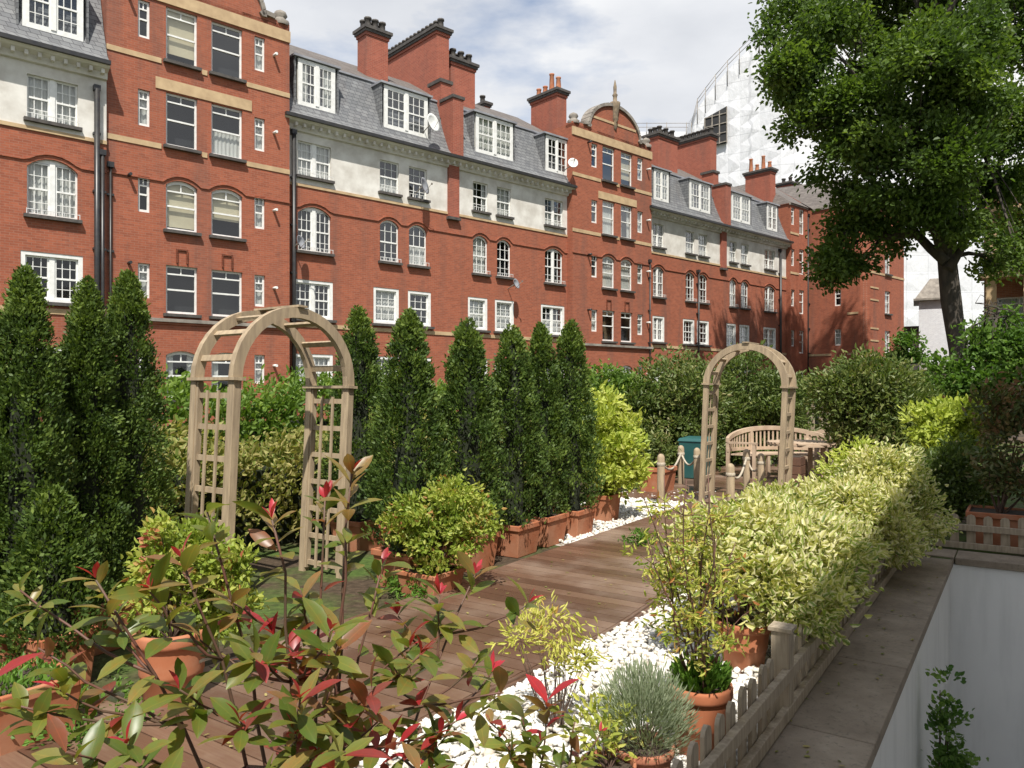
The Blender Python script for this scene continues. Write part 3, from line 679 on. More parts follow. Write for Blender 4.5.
# ---- leaf colours ------------------------------------------------------
g = leafmat
LM = {
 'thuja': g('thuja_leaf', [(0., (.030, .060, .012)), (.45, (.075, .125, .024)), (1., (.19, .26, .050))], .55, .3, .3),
 'hedge': g('bright_hedge_leaf', [(0., (.07, .14, .022)), (.6, (.15, .24, .04)), (1., (.25, .34, .07))], .5, .4, .35),
 'tawny': g('tawny_variegated_leaf', [(0., (.11, .17, .03)), (.5, (.25, .27, .07)), (1., (.44, .37, .15))], .6, .35, .3, margin=(.45, .36, .16)),
 'lime': g('lime_leaf', [(0., (.13, .21, .025)), (.5, (.30, .37, .06)), (.8, (.46, .48, .12)), (.9, (.50, .22, .10)), (1., (.36, .09, .06))], .5, .4, .35),
 'gold': g('golden_leaf', [(0., (.22, .30, .04)), (.5, (.46, .52, .10)), (1., (.62, .62, .22))], .5, .4, .35),
 'varieg': g('cream_edged_leaf', [(0., (.12, .20, .04)), (.35, (.27, .34, .07)), (.65, (.50, .50, .16)), (1., (.62, .58, .28))], .5, .4, .4, margin=(.70, .65, .42), mlo=.42, mhi=.62),
 'eleag': g('grey_green_shrub_leaf', [(0., (.06, .105, .02)), (.5, (.12, .17, .04)), (.8, (.20, .23, .07)), (.93, (.34, .30, .14)), (1., (.55, .50, .34))], .5, .35, .45, margin=(.24, .26, .10), mlo=.6, mhi=.85),
 'tree': g('plane_tree_leaf', [(0., (.045, .085, .016)), (.6, (.095, .155, .028)), (1., (.18, .25, .05))], .5, .42, .35),
 'tree2': g('young_tree_leaf', [(0., (.06, .12, .02)), (.6, (.10, .19, .03)), (1., (.16, .25, .05))], .55, .4, .3),
 'nandina': g('nandina_leaf', [(0., (.18, .27, .04)), (.5, (.44, .46, .09)), (.88, (.58, .54, .16)), (1., (.42, .16, .06))], .5, .4, .35),
 'lavender': g('silver_leaf', [(0., (.20, .25, .15)), (1., (.34, .38, .26))], .7, .3, .2),
 'photinia': g('photinia_leaf', [(0., (.085, .135, .022)), (.35, (.17, .20, .04)), (.55, (.24, .20, .06)), (.7, (.22, .11, .055)), (.8, (.22, .06, .045)), (.9, (.33, .03, .035)), (1., (.50, .05, .08))], .36, .42, .45, vein=True),
 'dark': g('dark_purple_leaf', [(0., (.05, .085, .03)), (.5, (.11, .14, .045)), (1., (.24, .10, .06))], .5, .25, .35),
 'ivy': g('ivy_leaf', [(0., (.06, .14, .02)), (1., (.20, .32, .06))], .45, .3, .4),
 'herb': g('low_herb_leaf', [(0., (.07, .16, .02)), (1., (.17, .30, .05))], .5, .35, .35),
}
# ---- the ground, with the sunk light well left open --------------------
gm, nt = mat('garden_soil'); co = objco(nt); f1 = noise_fac(nt, 1.1, 6, co); f2 = noise_fac(nt, 18., 5, co)
c = mixc(nt, mrange(nt, f1, .42, .58, 0., 1.), ramp(nt, f2, [(.35, (.045, .032, .02)), (.65, (.085, .06, .04))]), ramp(nt, f2, [(.3, (.04, .07, .015)), (.7, (.085, .13, .03))]))
out(nt, principled(nt, c, .95, 0, .2, f2, .8, .03))
PA0, PA1, PB0, PB1 = -.62, 1.9, -6., 8.82                       # pit
mb = MB()
for (a0, a1, b0, b1) in ((-300, PA0, -100, 500), (PA1, 300, -100, 500), (PA0, PA1, PB1, 500), (PA0, PA1, -100, PB0)):
    mb.quad(G(a0, b0, 0), G(a1, b0, 0), G(a1, b1, 0), G(a0, b1, 0))
tag(mb.build('ground', gm), kind='structure')
mb = MB(); mb.quad(G(PA0-.1, PB0, -3.2), G(PA1+.1, PB0, -3.2), G(PA1+.1, PB1+.1, -3.2), G(PA0-.1, PB1+.1, -3.2))
tag(mb.build('light_well_floor', M['offwhite']), kind='structure')
mb = MB(); mb.quad(G(-30, 8.2, .006), G(-9.5, -8, .006), G(-9.5, 120, .006), G(-30, 120, .006))
# ---- gravel ------------------------------------------------------------
gm, nt = mat('white_gravel'); co = objco(nt); vo = N(nt, 'ShaderNodeTexVoronoi'); vo.inputs['Scale'].default_value = 26; nt.links.new(co, vo.inputs['Vector'])
c = mixc(nt, mrange(nt, vo.outputs['Distance'], .2, .65, 0., 1.), (.66, .64, .58), (.25, .22, .18))
out(nt, principled(nt, c, .8, 0, .3, vo.outputs['Distance'], -1., .03))
mb = MB()
mb.poly([G(-2.5, 1.0, .004), G(-.98, 1.0, .004), G(-.98, 9.3, .004), G(-2.45, 9.3, .004)])
mb.poly([G(-5.4, 7.1, .004), G(-4.02, 7.1, .004), G(-4.02, 12., .004), G(-5.4, 12., .004)])
tag(mb.build('gravel_bed', gm), kind='structure')
pm, nt = mat('white_pebble'); at = N(nt, 'ShaderNodeAttribute', attribute_name='var')
nf = noise_fac(nt, 30, 4, objco(nt)); c = mixc(nt, mrange(nt, nf, .4, .8, 0., .4), ramp(nt, at.outputs['Fac'], [(0., (.42, .36, .28)), (.12, (.58, .54, .47)), (.4, (.68, .66, .61)), (1., (.74, .73, .70))]), (.5, .44, .36))
out(nt, principled(nt, c, .65, 0, .35))
def pebbles(spots, size, sub, name, label):
    bm = bmesh.new(); bmesh.ops.create_icosphere(bm, subdivisions=sub, radius=1.); bm.verts.ensure_lookup_table()
    BV = np.array([v.co[:] for v in bm.verts]); BF = np.array([[v.index for v in f.verts] for f in bm.faces]); bm.free()
    n = len(spots); k = len(BV); V = np.empty((n, k, 3)); 
    warp = [BV*(1+.22*np.sin(BV @ rng.normal(size=3)*2.3+rng.random()*6)[:, None]) for _ in range(12)]
    for i, p in enumerate(spots):
        s = size*rng.uniform(.6, 1.35); sc = s*np.array([1, rng.uniform(.65, 1), rng.uniform(.45, .75)])
        a = rng.uniform(0, 6.28); t = rng.uniform(-.5, .5); ca, sa = math.cos(a), math.sin(a); ct, st = math.cos(t), math.sin(t)
        Q = warp[i % 12]*sc; Q = Q @ np.array([[ct, 0, st], [0, 1, 0], [-st, 0, ct]]).T @ np.array([[ca, -sa, 0], [sa, ca, 0], [0, 0, 1]]).T
        V[i] = Q+p
    me = bpy.data.meshes.new(name); nf = len(BF); FI = (BF[None]+(np.arange(n)*k)[:, None, None]).reshape(-1)
    me.vertices.add(n*k); me.vertices.foreach_set('co', V.ravel()); me.loops.add(len(FI)); me.loops.foreach_set('vertex_index', FI.astype(np.int32))
    me.polygons.add(n*nf); me.polygons.foreach_set('loop_start', np.arange(0, n*nf*3, 3, dtype=np.int32)); me.polygons.foreach_set('loop_total', np.full(n*nf, 3, np.int32))
    me.polygons.foreach_set('use_smooth', np.ones(n*nf, bool))
    at = me.attributes.new('var', 'FLOAT', 'FACE'); at.data.foreach_set('value', np.repeat(rng.random(n), nf).astype(np.float32))
    me.materials.append(pm); me.update(calc_edges=True); o = bpy.data.objects.new(name, me); link(o); tag(o, label, 'gravel', kind='stuff'); return o
def edge_a(b): return -2.47+.10*math.sin((b-3.2)*1.1)     # the decking's wavy right edge
sp = []
for i in range(15500):
    b = 1.3+8.*rng.random()**1.25; e = edge_a(b)+.02; a = e+(-1.07-e)*rng.random()
    h = .012+.035*rng.random()**1.5+.02*math.sin(a*5+b*3)
    sp.append(tuple(G(a, b, max(.008, h))))
near = [p for p in sp if Vector(p).dot(VV) < 5.2]; far = [p for p in sp if Vector(p).dot(VV) >= 5.2]
pebbles(near, .021, 2, 'white_gravel', 'white rounded gravel between the decking and the picket fence')
pebbles(far, .024, 1, 'white_gravel', 'white gravel farther along between the decking and the variegated shrubs')
sp = [tuple(G(rng.uniform(-5.35, -4.03), rng.uniform(7.2, 11.9), .015+.03*rng.random())) for _ in range(4500)]
pebbles(sp, .027, 1, 'white_gravel', 'patch of white gravel left of the decking near the rope posts')
# ---- decking -----------------------------------------------------------
dm, nt = mat('decking_boards'); co = objco(nt); sx = N(nt, 'ShaderNodeSeparateXYZ'); nt.links.new(co, sx.inputs[0])
at = N(nt, 'ShaderNodeAttribute', attribute_name='var')
st = noise_fac(nt, 3., 6, objco(nt, (1.2, 22, 22)), .65); bl = noise_fac(nt, 1.1, 5, co, .6)
c = ramp(nt, at.outputs['Fac'], [(0., (.085, .048, .030)), (.5, (.130, .074, .046)), (1., (.19, .118, .078))])
c = mixc(nt, mrange(nt, st, .35, .7, 0., .6), c, (.11, .05, .035)); c = mixc(nt, mrange(nt, bl, .48, .7, 0., .55), c, (.31, .235, .18))
out(nt, principled(nt, c, mrange(nt, bl, .35, .65, .24, .5), 0, .5, st, .35, .004))
def decking(name, a0f, a1f, b0, b1, z=.06, bw=.14):
    mb = MB(); vals = []; b = b0
    while b < b1:
        a0, a1 = a0f(b), a1f(b+bw/2)
        cuts = [a0, a1]
        for x0, x1 in zip(cuts, cuts[1:]):
            mb.box(x0, x1, b+.004, b+bw-.004, z-.028, z, 0); vals += [rng.random()]*6
        b += bw
    for e, f_ in ((-.012, a0f), (.012, a1f)):
        n = int((b1-b0)/.28)
        for i in range(n):
            p, q = b0+(b1-b0)*i/n, b0+(b1-b0)*(i+1)/n
            for kx in range(3):
                x0, x1 = f_(p)+e*(1+kx*1.6), f_(q)+e*(1+kx*1.6); zz = z-.004-kx*.016
                mb.hexa([(x0-.012, p, .0), (x0+.012, p, .0), (x1+.012, q, .0), (x1-.012, q, .0), (x0-.012, p, zz), (x0+.012, p, zz), (x1+.012, q, zz), (x1-.012, q, zz)]); vals += [.35]*6
    o = mb.build(name, dm); at = o.data.attributes.new('var', 'FLOAT', 'FACE'); at.data.foreach_set('value', np.array(vals, np.float32))
    o.rotation_euler = (0, 0, GZ); return tag(o, kind='structure')
decking('decking_path', lambda b: -4.0 if b > 3.9 else -4.0-.0*(3.9-b), edge_a, .2, 10.6)
decking('decking_terrace', lambda b: -5.3, lambda b: -1.3, 10.6, 17.0)
# ---- light well walls and coping --------------------------------------
cm, nt = mat('coping_concrete'); co = objco(nt); f1 = noise_fac(nt, 2.2, 7, co, .65); f2 = noise_fac(nt, 40., 4, co)
c = ramp(nt, f1, [(.3, (.19, .15, .11)), (.55, (.30, .245, .185)), (.75, (.42, .35, .27))]); c = mixc(nt, mrange(nt, f2, .55, .75, 0., .5), c, (.07, .07, .045))
out(nt, principled(nt, c, .85, 0, .3, f2, .5, .01))
wm, nt = mat('white_painted_wall'); co = objco(nt); f1 = noise_fac(nt, .8, 7, co, .6); f2 = noise_fac(nt, 6., 6, objco(nt, (1, 1, .12)))
c = ramp(nt, f1, [(.35, (.80, .79, .76)), (.65, (.87, .86, .82))]); c = mixc(nt, mrange(nt, f2, .5, .75, 0., .35), c, (.52, .52, .49))
out(nt, principled(nt, c, .8, 0, .25, f1, .1, .02))
rw = empty('retaining_wall', G(-.8, 4, 0), GZ, 'white painted light well wall topped by dark concrete coping slabs', 'wall')
def gl(a, b): return a+.8, b-4        # local to the wall's own base
mb = MB()
def lb(mb, a0, a1, b0, b1, z0, z1, m=0): mb.box(a0+.8, a1+.8, b0-4, b1-4, z0, z1, m)
lb(mb, -.80, -.625, PB0, PB1+.2, -3.2, -.065); lb(mb, -.625, 3.5, PB1, PB1+.2, -3.2, -.065)
mb.build('painted_wall', wm, rw)
cp = MB(); b = -4.3
while b < PB1-.3:
    lb(cp, -1.0, -.59, b+.004, min(b+1.18, PB1-.03)-.004, -.06, .012); b += 1.18
lb(cp, -1.0, -.59, PB1-.022, PB1+.40, -.06, .012)
a = -.585
while a < 3.2: lb(cp, a+.004, a+1.2-.004, PB1-.03, PB1+.40, -.06, .012); a += 1.2
cp.build('coping', cm, rw, bevel=.008)
# ---- picket fences -----------------------------------------------------
def fence(root, a0, b0, a1, b1, side, posts, ph=.385, skip=()):
    """fence local frame: x along, y across (rails on +y*side)"""
    p0, p1 = G(a0, b0), G(a1, b1); L_ = (p1-p0).length
    root.location = p0; root.rotation_euler = (0, 0, math.atan2((p1-p0).y, (p1-p0).x))
    n = int(L_/.15); pk = None
    for i in range(n):
        x = (i+.5)*L_/n
        if any(abs(x-q) < .09 for q in posts): continue
        if pk is None:
            mb = MB(); w = .041; h = ph; pr = [(-w, .03), (w, .03), (w, h-.035), (w*.72, h-.012), (0, h), (-w*.72, h-.012), (-w, h-.035)]
            for yy in (0,): 
                mb.poly([(u, -.009, z) for u, z in pr]); mb.poly([(u, .009, z) for u, z in pr][::-1])
                for (u, z), (u2, z2) in zip(pr, pr[1:]+pr[:1]): mb.quad((u, -.009, z), (u2, -.009, z2), (u2, .009, z2), (u, .009, z))
            pk = mb.build('picket', M['wood_grey'], root); o = pk
        else: o = pk.copy(); link(o, root)
        o.location = (x, 0, 0); o.rotation_euler = (random.uniform(-.01, .01), random.uniform(-.02, .02), random.uniform(-.03, .03)); o.scale = (1, 1, random.uniform(.96, 1.02))
    for z in (.055, .245):
        mb = MB(); mb.box(0, L_, .012*side if side > 0 else -.05, .05 if side > 0 else -.012, z-.032, z+.032); mb.build('rail', M['wood_grey'], root, bevel=.004)
    for q in posts:
        mb = MB(); mb.box(-.045, .045, -.045, .045, 0, .465); mb.box(-.058, .058, -.058, .058, .465, .483); mb.hexa([(-.05, -.05, .483), (.05, -.05, .483), (.05, .05, .483), (-.05, .05, .483), (-.012, -.012, .495), (.012, -.012, .495), (.012, .012, .495), (-.012, .012, .495)])
        o = mb.build('post', M['wood_grey'], root); o.location = (q, 0, 0)
fn = empty('picket_fence', label='low weathered picket fence along the concrete coping with flat capped post', cat='fence'); fence(fn, -1.035, 1.6, -1.035, 8.9, -1, [2.42, 4.8, 7.1])
fn = empty('picket_fence', label='low grey picket fence in shade crossing behind the far end of the white light well', cat='fence'); fence(fn, -1.0, 9.32, 3.4, 9.32, -1, [.1, 2.3])
fn = empty('picket_fence', label='pale grey picket fence behind the curved benches and the garden shrubs', cat='fence')
p = pix(770, 389, 17.5); q = pix(815, 389, 17.); A_, B_ = ab(p), ab(q); fence(fn, A_[0], A_[1], B_[0]+1.2, B_[1]-.6, -1, [.05, 1.5], 1.45)
# ---- terracotta pots ---------------------------------------------------
def round_pot(root, r, h, m='terracotta', sc=1.):
    mb = MB(); mb.lathe([(.001, .0), (r*.66, 0), (r*.68, .01), (r*.80, h*.45), (r*.82, h*.46), (r*.835, h*.49), (r*.83, h*.52), (r*.90, h*.82), (r*.90, h*.83)], 32)
    p = mb.build('pot', M[m], root)
    mb = MB(); mb.lathe([(r*.90, h*.825), (r*.985, h*.84), (r, h*.88), (r, h*.96), (r*.975, h), (r*.90, h), (r*.87, h*.97), (r*.86, h*.86)], 32); mb.build('rim', M[m], p)
    mb = MB(); mb.lathe([(.001, h*.885), (r*.5, h*.9), (r*.88, h*.87)], 20); mb.build('soil', M['soil'], root)
def square_pot(root, w, h, m='terracotta', d=None):
    d = d or w; mb = MB()
    def fr(x, y, z0, x2, y2, z1): 
        mb.hexa([(-x, -y, z0), (x, -y, z0), (x, y, z0), (-x, y, z0), (-x2, -y2, z1), (x2, -y2, z1), (x2, y2, z1), (-x2, y2, z1)])
    fr(w*.40, d*.40, 0, w*.47, d*.47, h*.86)
    p = mb.build('planter', M[m], root, bevel=.008)
    mb = MB()
    for (x0, x1, y0, y1) in ((-w/2, w/2, -d/2, -d/2+.03), (-w/2, w/2, d/2-.03, d/2), (-w/2, -w/2+.03, -d/2+.03, d/2-.03), (w/2-.03, w/2, -d/2+.03, d/2-.03)): mb.box(x0, x1, y0, y1, h*.84, h)
    mb.build('rim', M[m], p, bevel=.006)
    mb = MB(); mb.box(-w/2+.032, w/2-.032, -d/2+.032, d/2-.032, h*.865, h*.93); mb.build('soil', M['soil'], root)
# ---- conifers ----------------------------------------------------------
def conifer_mesh(h, rmax, n, seed, m):
    r_ = np.random.default_rng(seed); u = r_.random(n)**.85; z = u*h
    prof = lambda q: rmax*np.clip(np.minimum((1-q)**.55*1.1, .72+q*1.5), 0, 1)
    an = r_.random(n)*6.283
    lump = 1+.13*np.sin(an*3+z*9+seed)*np.sin(z*13+an*2+seed*2)+.08*np.sin(an*7+z*21)
    rad = prof(u)*lump*(1-.24*r_.random(n)**1.5); lean = .03*np.sin(z*3+seed)
    P = np.stack([np.cos(an)*rad+lean, np.sin(an)*rad, z], 1)
    nk = 330; ku = r_.random(nk)**.8; ka = r_.random(nk)*6.283; kr = prof(ku)*r_.uniform(.66, 1.12, nk); KC = np.stack([np.cos(ka)*kr, np.sin(ka)*kr, ku*h*.97], 1)
    sel = r_.random(n) < .86; ki = r_.integers(0, nk, n); sc_ = (.02+.05*prof(ku[ki]))[:, None]
    g_ = r_.normal(size=(n, 3))*sc_*[.8, .8, 1.25]; P = np.where(sel[:, None], KC[ki]+g_, P); kv = r_.random(nk)[ki]; P[:, 2] = np.clip(P[:, 2], 0.01, h*1.01)
    D = unit(np.stack([np.cos(an)*.55, np.sin(an)*.55, np.full(n, .75)], 1)+r_.normal(size=(n, 3))*.33)
    ph = np.stack([np.cos(an), np.sin(an), np.full(n, .2)], 1)
    an = np.where(sel, ka[ki]+r_.normal(size=n)*.5, an); kd = r_.normal(size=(nk, 3))*.3; D = unit(np.stack([np.cos(an)*.6, np.sin(an)*.6, np.full(n, .7)], 1)+kd[ki]+r_.normal(size=(n, 3))*.26)
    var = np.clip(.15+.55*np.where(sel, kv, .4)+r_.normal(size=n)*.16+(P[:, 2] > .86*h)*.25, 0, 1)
    return P, D, ph, var, prof
def conifer(a, b, h, rmax, label, n=16000, group='clipped conifers along the decking', pot=True, z0=.30, seed=None, copyof=None, w=.46, ls=.84):
    p = G(a, b); root = empty('conifer_tree', (p.x, p.y, 0), GZ+random.uniform(-.04, .04), label, 'conifer', group)
    if pot: square_pot(root, w, .33)
    P, D, ph, var, prof = conifer_mesh(h-z0, rmax, n, seed or random.randint(1, 99), None); P[:, 2] += z0
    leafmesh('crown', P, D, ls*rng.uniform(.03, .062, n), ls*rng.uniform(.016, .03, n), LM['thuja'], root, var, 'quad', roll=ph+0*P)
    mb = MB(); mb.tube([(0, 0, z0*.8), (.01, 0, (h-z0)*.5), (.02, 0, h*.86)], [.022, .016, .005], 8)
    for i in range(40):
        z = z0+.05+(h-z0)*.8*i/40; an = i*2.4; rr = prof(np.array([(z-z0)/(h-z0)]))[0]*.75
        mb.tube([(0, 0, z), (math.cos(an)*rr*.6, math.sin(an)*rr*.6, z+.05), (math.cos(an)*rr, math.sin(an)*rr, z+.16)], [.009, .006, .003], 5)
    k = MB(); k.lathe([(rmax*.36, z0+.02)]+[(float(prof(np.array([q]))[0])*.36, z0+q*(h-z0)) for q in (.08, .2, .4, .6, .8, .93)]+[(.005, h*.985)], 14)  # solid core; the crown's inner shade is put into its near-black colour
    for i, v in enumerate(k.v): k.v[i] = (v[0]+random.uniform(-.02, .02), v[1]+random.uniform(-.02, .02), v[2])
    mb.build('trunk', M['inner'], root); k.build('shade_core', M['inner'], root)
    return root
M['inner'] = simple('inner_shade_and_twigs', (.012, .017, .007), (.02, .026, .010), 30., .95, .5)  # near-black for twigs and solid cores, inner shade painted into the colour
CN = [(-4.42, 4.95, 2.38, .36, 'dark green conifer in a terracotta box, first right of the near arch'),
      (-4.42, 5.78, 2.36, .36, 'dark green conifer behind the lime mound, second to the right of the near wooden arch'),
      (-4.40, 6.52, 2.35, .35, 'dark green conifer in the middle of the row right of the near arch'),
      (-4.42, 7.12, 2.42, .33, 'dark green conifer just left of the last one beside the golden shrub'),
      (-4.36, 7.66, 2.48, .36, 'last conifer of the row, next to the golden shrub on the gravel')]
for a, b, h, r_, lb_ in CN: conifer(a, b, h, r_, lb_)
_c = ab(pix(359, 389, 8.1)); conifer(_c[0], _c[1], 2.58, .36, 'dark conifer standing behind the right leg of the near wooden arch')
P_ = [pix(25, 389, 4.5), pix(86, 389, 4.95), pix(127, 389, 5.35), pix(-22, 389, 4.55)]
LB = ['leftmost whole dark conifer, standing behind the square terracotta planter', 'dark conifer in the middle of the three left of the near arch', 'tall dark conifer closest to the near wooden arch on its left side', 'dark conifer cut off by the left edge of the view']
for p, lb_, h, r_ in zip(P_, LB, (2.42, 2.42, 2.52, 2.3), (.28, .235, .31, .28)):
    A_ = ab(p); conifer(A_[0], A_[1], h, r_, lb_, 30000, w=.42, ls=.6)
# ---- wooden arches -----------------------------------------------------
def arch(loc, rz, W, D, Hs, lean, label, lat=7):
    root = empty('garden_arch', loc, rz, label, 'garden arch', 'wooden garden arches'); root.rotation_euler = (lean[0], lean[1], rz)
    m = M['wood_arch']; hw = W/2
    for y in (-D/2, D/2):
        for x in (-hw, hw):
            mb = MB(); mb.box(x-.035, x+.035, y-.035, y+.035, -.12, Hs); mb.build('post', m, root, bevel=.004)
        mb = MB(); n = 20
        for i in range(n):
            t0, t1 = math.pi*i/n, math.pi*(i+1)/n; q = []
            for yy in (y-.028, y+.028):
                for r_ in (hw-.045, hw+.045):
                    pass
            def pt(th, r_, yy): return (-r_*math.cos(th), yy, Hs+.02+r_*math.sin(th)*.98)
            mb.hexa([pt(t0, hw-.045, y-.028), pt(t0, hw+.045, y-.028), pt(t0, hw+.045, y+.028), pt(t0, hw-.045, y+.028), pt(t1, hw-.045, y-.028), pt(t1, hw+.045, y-.028), pt(t1, hw+.045, y+.028), pt(t1, hw-.045, y+.028)])
        mb.build('curved_beam', m, root)
    for th in (16, 40, 65, 90, 115, 140, 164):
        t_ = R(th); c_ = Vector((-hw*math.cos(t_), 0, Hs+.02+hw*math.sin(t_)*.98)); mb = MB()
        tx = Vector((math.sin(t_), 0, math.cos(t_))); up = Vector((-math.cos(t_), 0, math.sin(t_)))
        if 80 < th < 100: mb.bar(c_+Vector((0, -D/2-.05, .055)), c_+Vector((0, D/2+.05, .055)), .09, .018, up=(0, 0, 1))
        else: mb.bar(c_+Vector((0, -D/2+.02, 0)), c_+Vector((0, D/2-.02, 0)), .05, .022, up=up)
        mb.build('cross_slat', m, root)
    for x in (-hw, hw):
        mb = MB(); mb.box(x-.055, x+.055, -D/2-.06, D/2+.06, Hs-.002, Hs+.022); mb.build('collar', m, root)
        mb = MB(); y0, y1 = -D/2+.035, D/2-.035; z0, z1 = .12, Hs-.12
        for z in np.linspace(z0, z1, lat): mb.box(x-.012, x+.012, y0, y1, z-.022, z+.022)
        for k in (1, 2): y = y0+(y1-y0)*k/3; mb.box(x-.026, x-.0125, y-.013, y+.013, z0-.04, z1+.04)
        for y in (y0+.012, y1-.012): mb.box(x-.025, x+.025, y-.012, y+.012, z0-.05, Hs-.01)
        mb.build('lattice_panel', m, root)
pR = Vector((-1.56, 6.85, 0)); pL = pR-VV*1.2; c_ = (pR+pL)/2-WV*.25
arch((c_.x+.02, c_.y, 0), math.atan2(VV.y, VV.x), 1.2, .5, 1.74, (R(0), R(3.)), 'large bare wooden arch with lattice sides, left of the decking')
c_ = G(-3.33, 11.05)
arch((c_.x-.06, c_.y, .0), GZ, 1.12, .42, 1.74, (R(0), R(2.5)), 'wooden arch with lattice sides standing over the far end of the decking, before the benches')
# ---- rope posts --------------------------------------------------------
posts = [(661, 11.0, .76, 'L'), (681, 13.2, .72, 'L'), (697, 12.4, .74, 'L'), (730.5, 10.2, .70, 'R'), (746.5, 12.0, .75, 'R'), (761, 11.8, .70, 'R')]
tops = {'L': [], 'R': []}
lab = ['timber post at the near left end of the rope rail, by the white gravel', 'timber post before the teal bin with ropes on both sides', 'timber rope post touching the left side of the far arch', 'short timber rope post inside the far arch, leftmost of three', 'tallest timber rope post inside the far arch, middle of three', 'timber rope post inside the far arch next to its right lattice']
for (px, t, h, s), l_ in zip(posts, lab):
    p = pix(px, 389, t); root = empty('rope_post', (p.x, p.y, .0), GZ, l_, 'post', 'timber rope posts'); zt = h
    mb = MB(); mb.lathe([(.055, 0), (.055, zt-.05), (.045, zt-.02), (.02, zt), (.001, zt+.003)], 16); mb.build('shaft', M['wood_arch'], root)
    mb = MB(); mb.lathe([(.058, zt-.17), (.064, zt-.155), (.064, zt-.135), (.058, zt-.12)], 16); mb.build('rope_collar', M['rope'], root); tops[s].append(Vector((p.x, p.y, zt-.14)))
def rope(P, label):
    mb = MB()
    for A_, B_ in zip(P, P[1:]):
        q = [A_.lerp(B_, i/10)-Vector((0, 0, .17*math.sin(math.pi*i/10))) for i in range(11)]; mb.tube(q, .017, 8)
    tag(mb.build('rope', M['rope']), label, 'rope', 'sagging ropes of the walkway')
rope(tops['L'], 'pale rope sagging between the three posts left of the far arch'); rope(tops['R'], 'pale rope sagging between the three posts inside the far arch')
# ---- teal bin ----------------------------------------------------------
p = pix(692, 389, 13.9); root = empty('wheelie_bin', (p.x+.1, p.y+.1, 0.06), GZ, 'dark teal plastic bin standing behind the rope posts', 'bin')
mb = MB(); mb.hexa([(-.2, -.2, 0), (.2, -.2, 0), (.2, .2, 0), (-.2, .2, 0), (-.25, -.25, .68), (.25, -.25, .68), (.25, .25, .68), (-.25, .25, .68)]); mb.build('body', M['teal'], root, bevel=.02)
mb = MB(); mb.hexa([(-.27, -.27, .68), (.27, -.27, .68), (.27, .27, .68), (-.27, .27, .68), (-.24, -.24, .74), (.24, -.24, .74), (.24, .24, .76), (-.24, .24, .76)]); mb.build('lid', M['teal'], root, bevel=.015)
# ---- curved benches and round table -----------------------------------
def bench(loc, rz, r, span, label):
    root = empty('curved_bench', loc, rz, label, 'bench', 'curved teak benches'); m = M['wood_bench']; a0, a1 = -span/2, span/2; n = 16
    def P(th, rr, z): return (rr*math.sin(th), rr*math.cos(th), z)
    mb = MB()
    for k in range(6):
        r0, r1 = r+.08*k, r+.08*k+.065
        for i in range(n):
            t0, t1 = a0+(a1-a0)*i/n, a0+(a1-a0)*(i+1)/n; mb.hexa([P(t0, r0, .41), P(t0, r1, .41), P(t1, r1, .41), P(t1, r0, .41), P(t0, r0, .435), P(t0, r1, .435), P(t1, r1, .435), P(t1, r0, .435)])
    mb.build('seat', m, root)
    bk = empty('b', (0, 0, 0)) if False else None
    mb = MB()
    def hz(th): u = (th-a0)/(a1-a0); return .70+.20*math.sin(math.pi*u)**.8
    for i in range(n*2):
        t0, t1 = a0+(a1-a0)*i/(2*n), a0+(a1-a0)*(i+1)/(2*n); z0, z1 = hz(t0), hz(t1); ra, rb = r+.50, r+.56
        mb.hexa([P(t0, ra, z0-.05), P(t0, rb, z0-.05), P(t1, rb, z1-.05), P(t1, ra, z1-.05), P(t0, ra, z0+.03), P(t0, rb, z0+.03), P(t1, rb, z1+.03), P(t1, ra, z1+.03)])
        mb.hexa([P(t0, ra, .47), P(t0, rb-.02, .47), P(t1, rb-.02, .47), P(t1, ra, .47), P(t0, ra, .53), P(t0, rb-.02, .53), P(t1, rb-.02, .53), P(t1, ra, .53)])
    for i in range(27):
        th = a0+(a1-a0)*(i+.5)/27; mb.bar(P(th, r+.525, .5), P(th, r+.525, hz(th)-.02), .035, .015, up=P(th, 1, 0))
    mb.build('backrest', m, root)
    for th in (a0+.03, a0+(a1-a0)/3, a0+(a1-a0)*2/3, a1-.03):
        mb = MB(); mb.bar(P(th, r+.04, 0), P(th, r+.04, .62 if abs(th) > span*.4 else .41), .06, .06, up=P(th, 1, 0)); mb.build('leg', m, root)
        mb = MB(); mb.bar(P(th, r+.53, 0), P(th, r+.53, hz(th)-.02), .06, .06, up=P(th, 1, 0)); mb.build('leg', m, root)
    for th in (a0+.03, a1-.03):
        mb = MB(); mb.bar(P(th, r-.02, .64), P(th, r+.53, .64), .07, .035); mb.build('armrest', m, root)
tc_ = G(-3.35, 14.0); 
bench((tc_.x, tc_.y, .06), GZ+R(38), .72, R(105), 'curved slatted teak bench seen through the far arch with arched backrest')
bench((tc_.x+.25, tc_.y+.35, .06), GZ+R(-28), .85, R(80), 'curved slatted teak bench to the right of the round table, partly behind shrubs')
tb = G(-3.0, 13.7); root = empty('round_table', (5.02, 13.2, .06), 0, 'round teak garden table between the curved benches', 'table')
mb = MB()
for i in range(11):
    y = -.5+i*.1; w_ = math.sqrt(max(0, .56**2-(abs(y)*1.0)**2)); mb.box(-w_, w_, y-.045, y+.045, .70, .725)
mb.lathe([(.52, .665), (.56, .665), (.56, .7), (.52, .7), (.52, .665)], 28, smooth=False)
mb.build('tabletop', M['wood_bench'], root)
for k in range(4):
    an = R(45+90*k); mb = MB(); mb.bar((math.cos(an)*.38, math.sin(an)*.38, 0), (math.cos(an)*.38, math.sin(an)*.38, .69), .06, .06); mb.build('leg', M['wood_bench'], root)
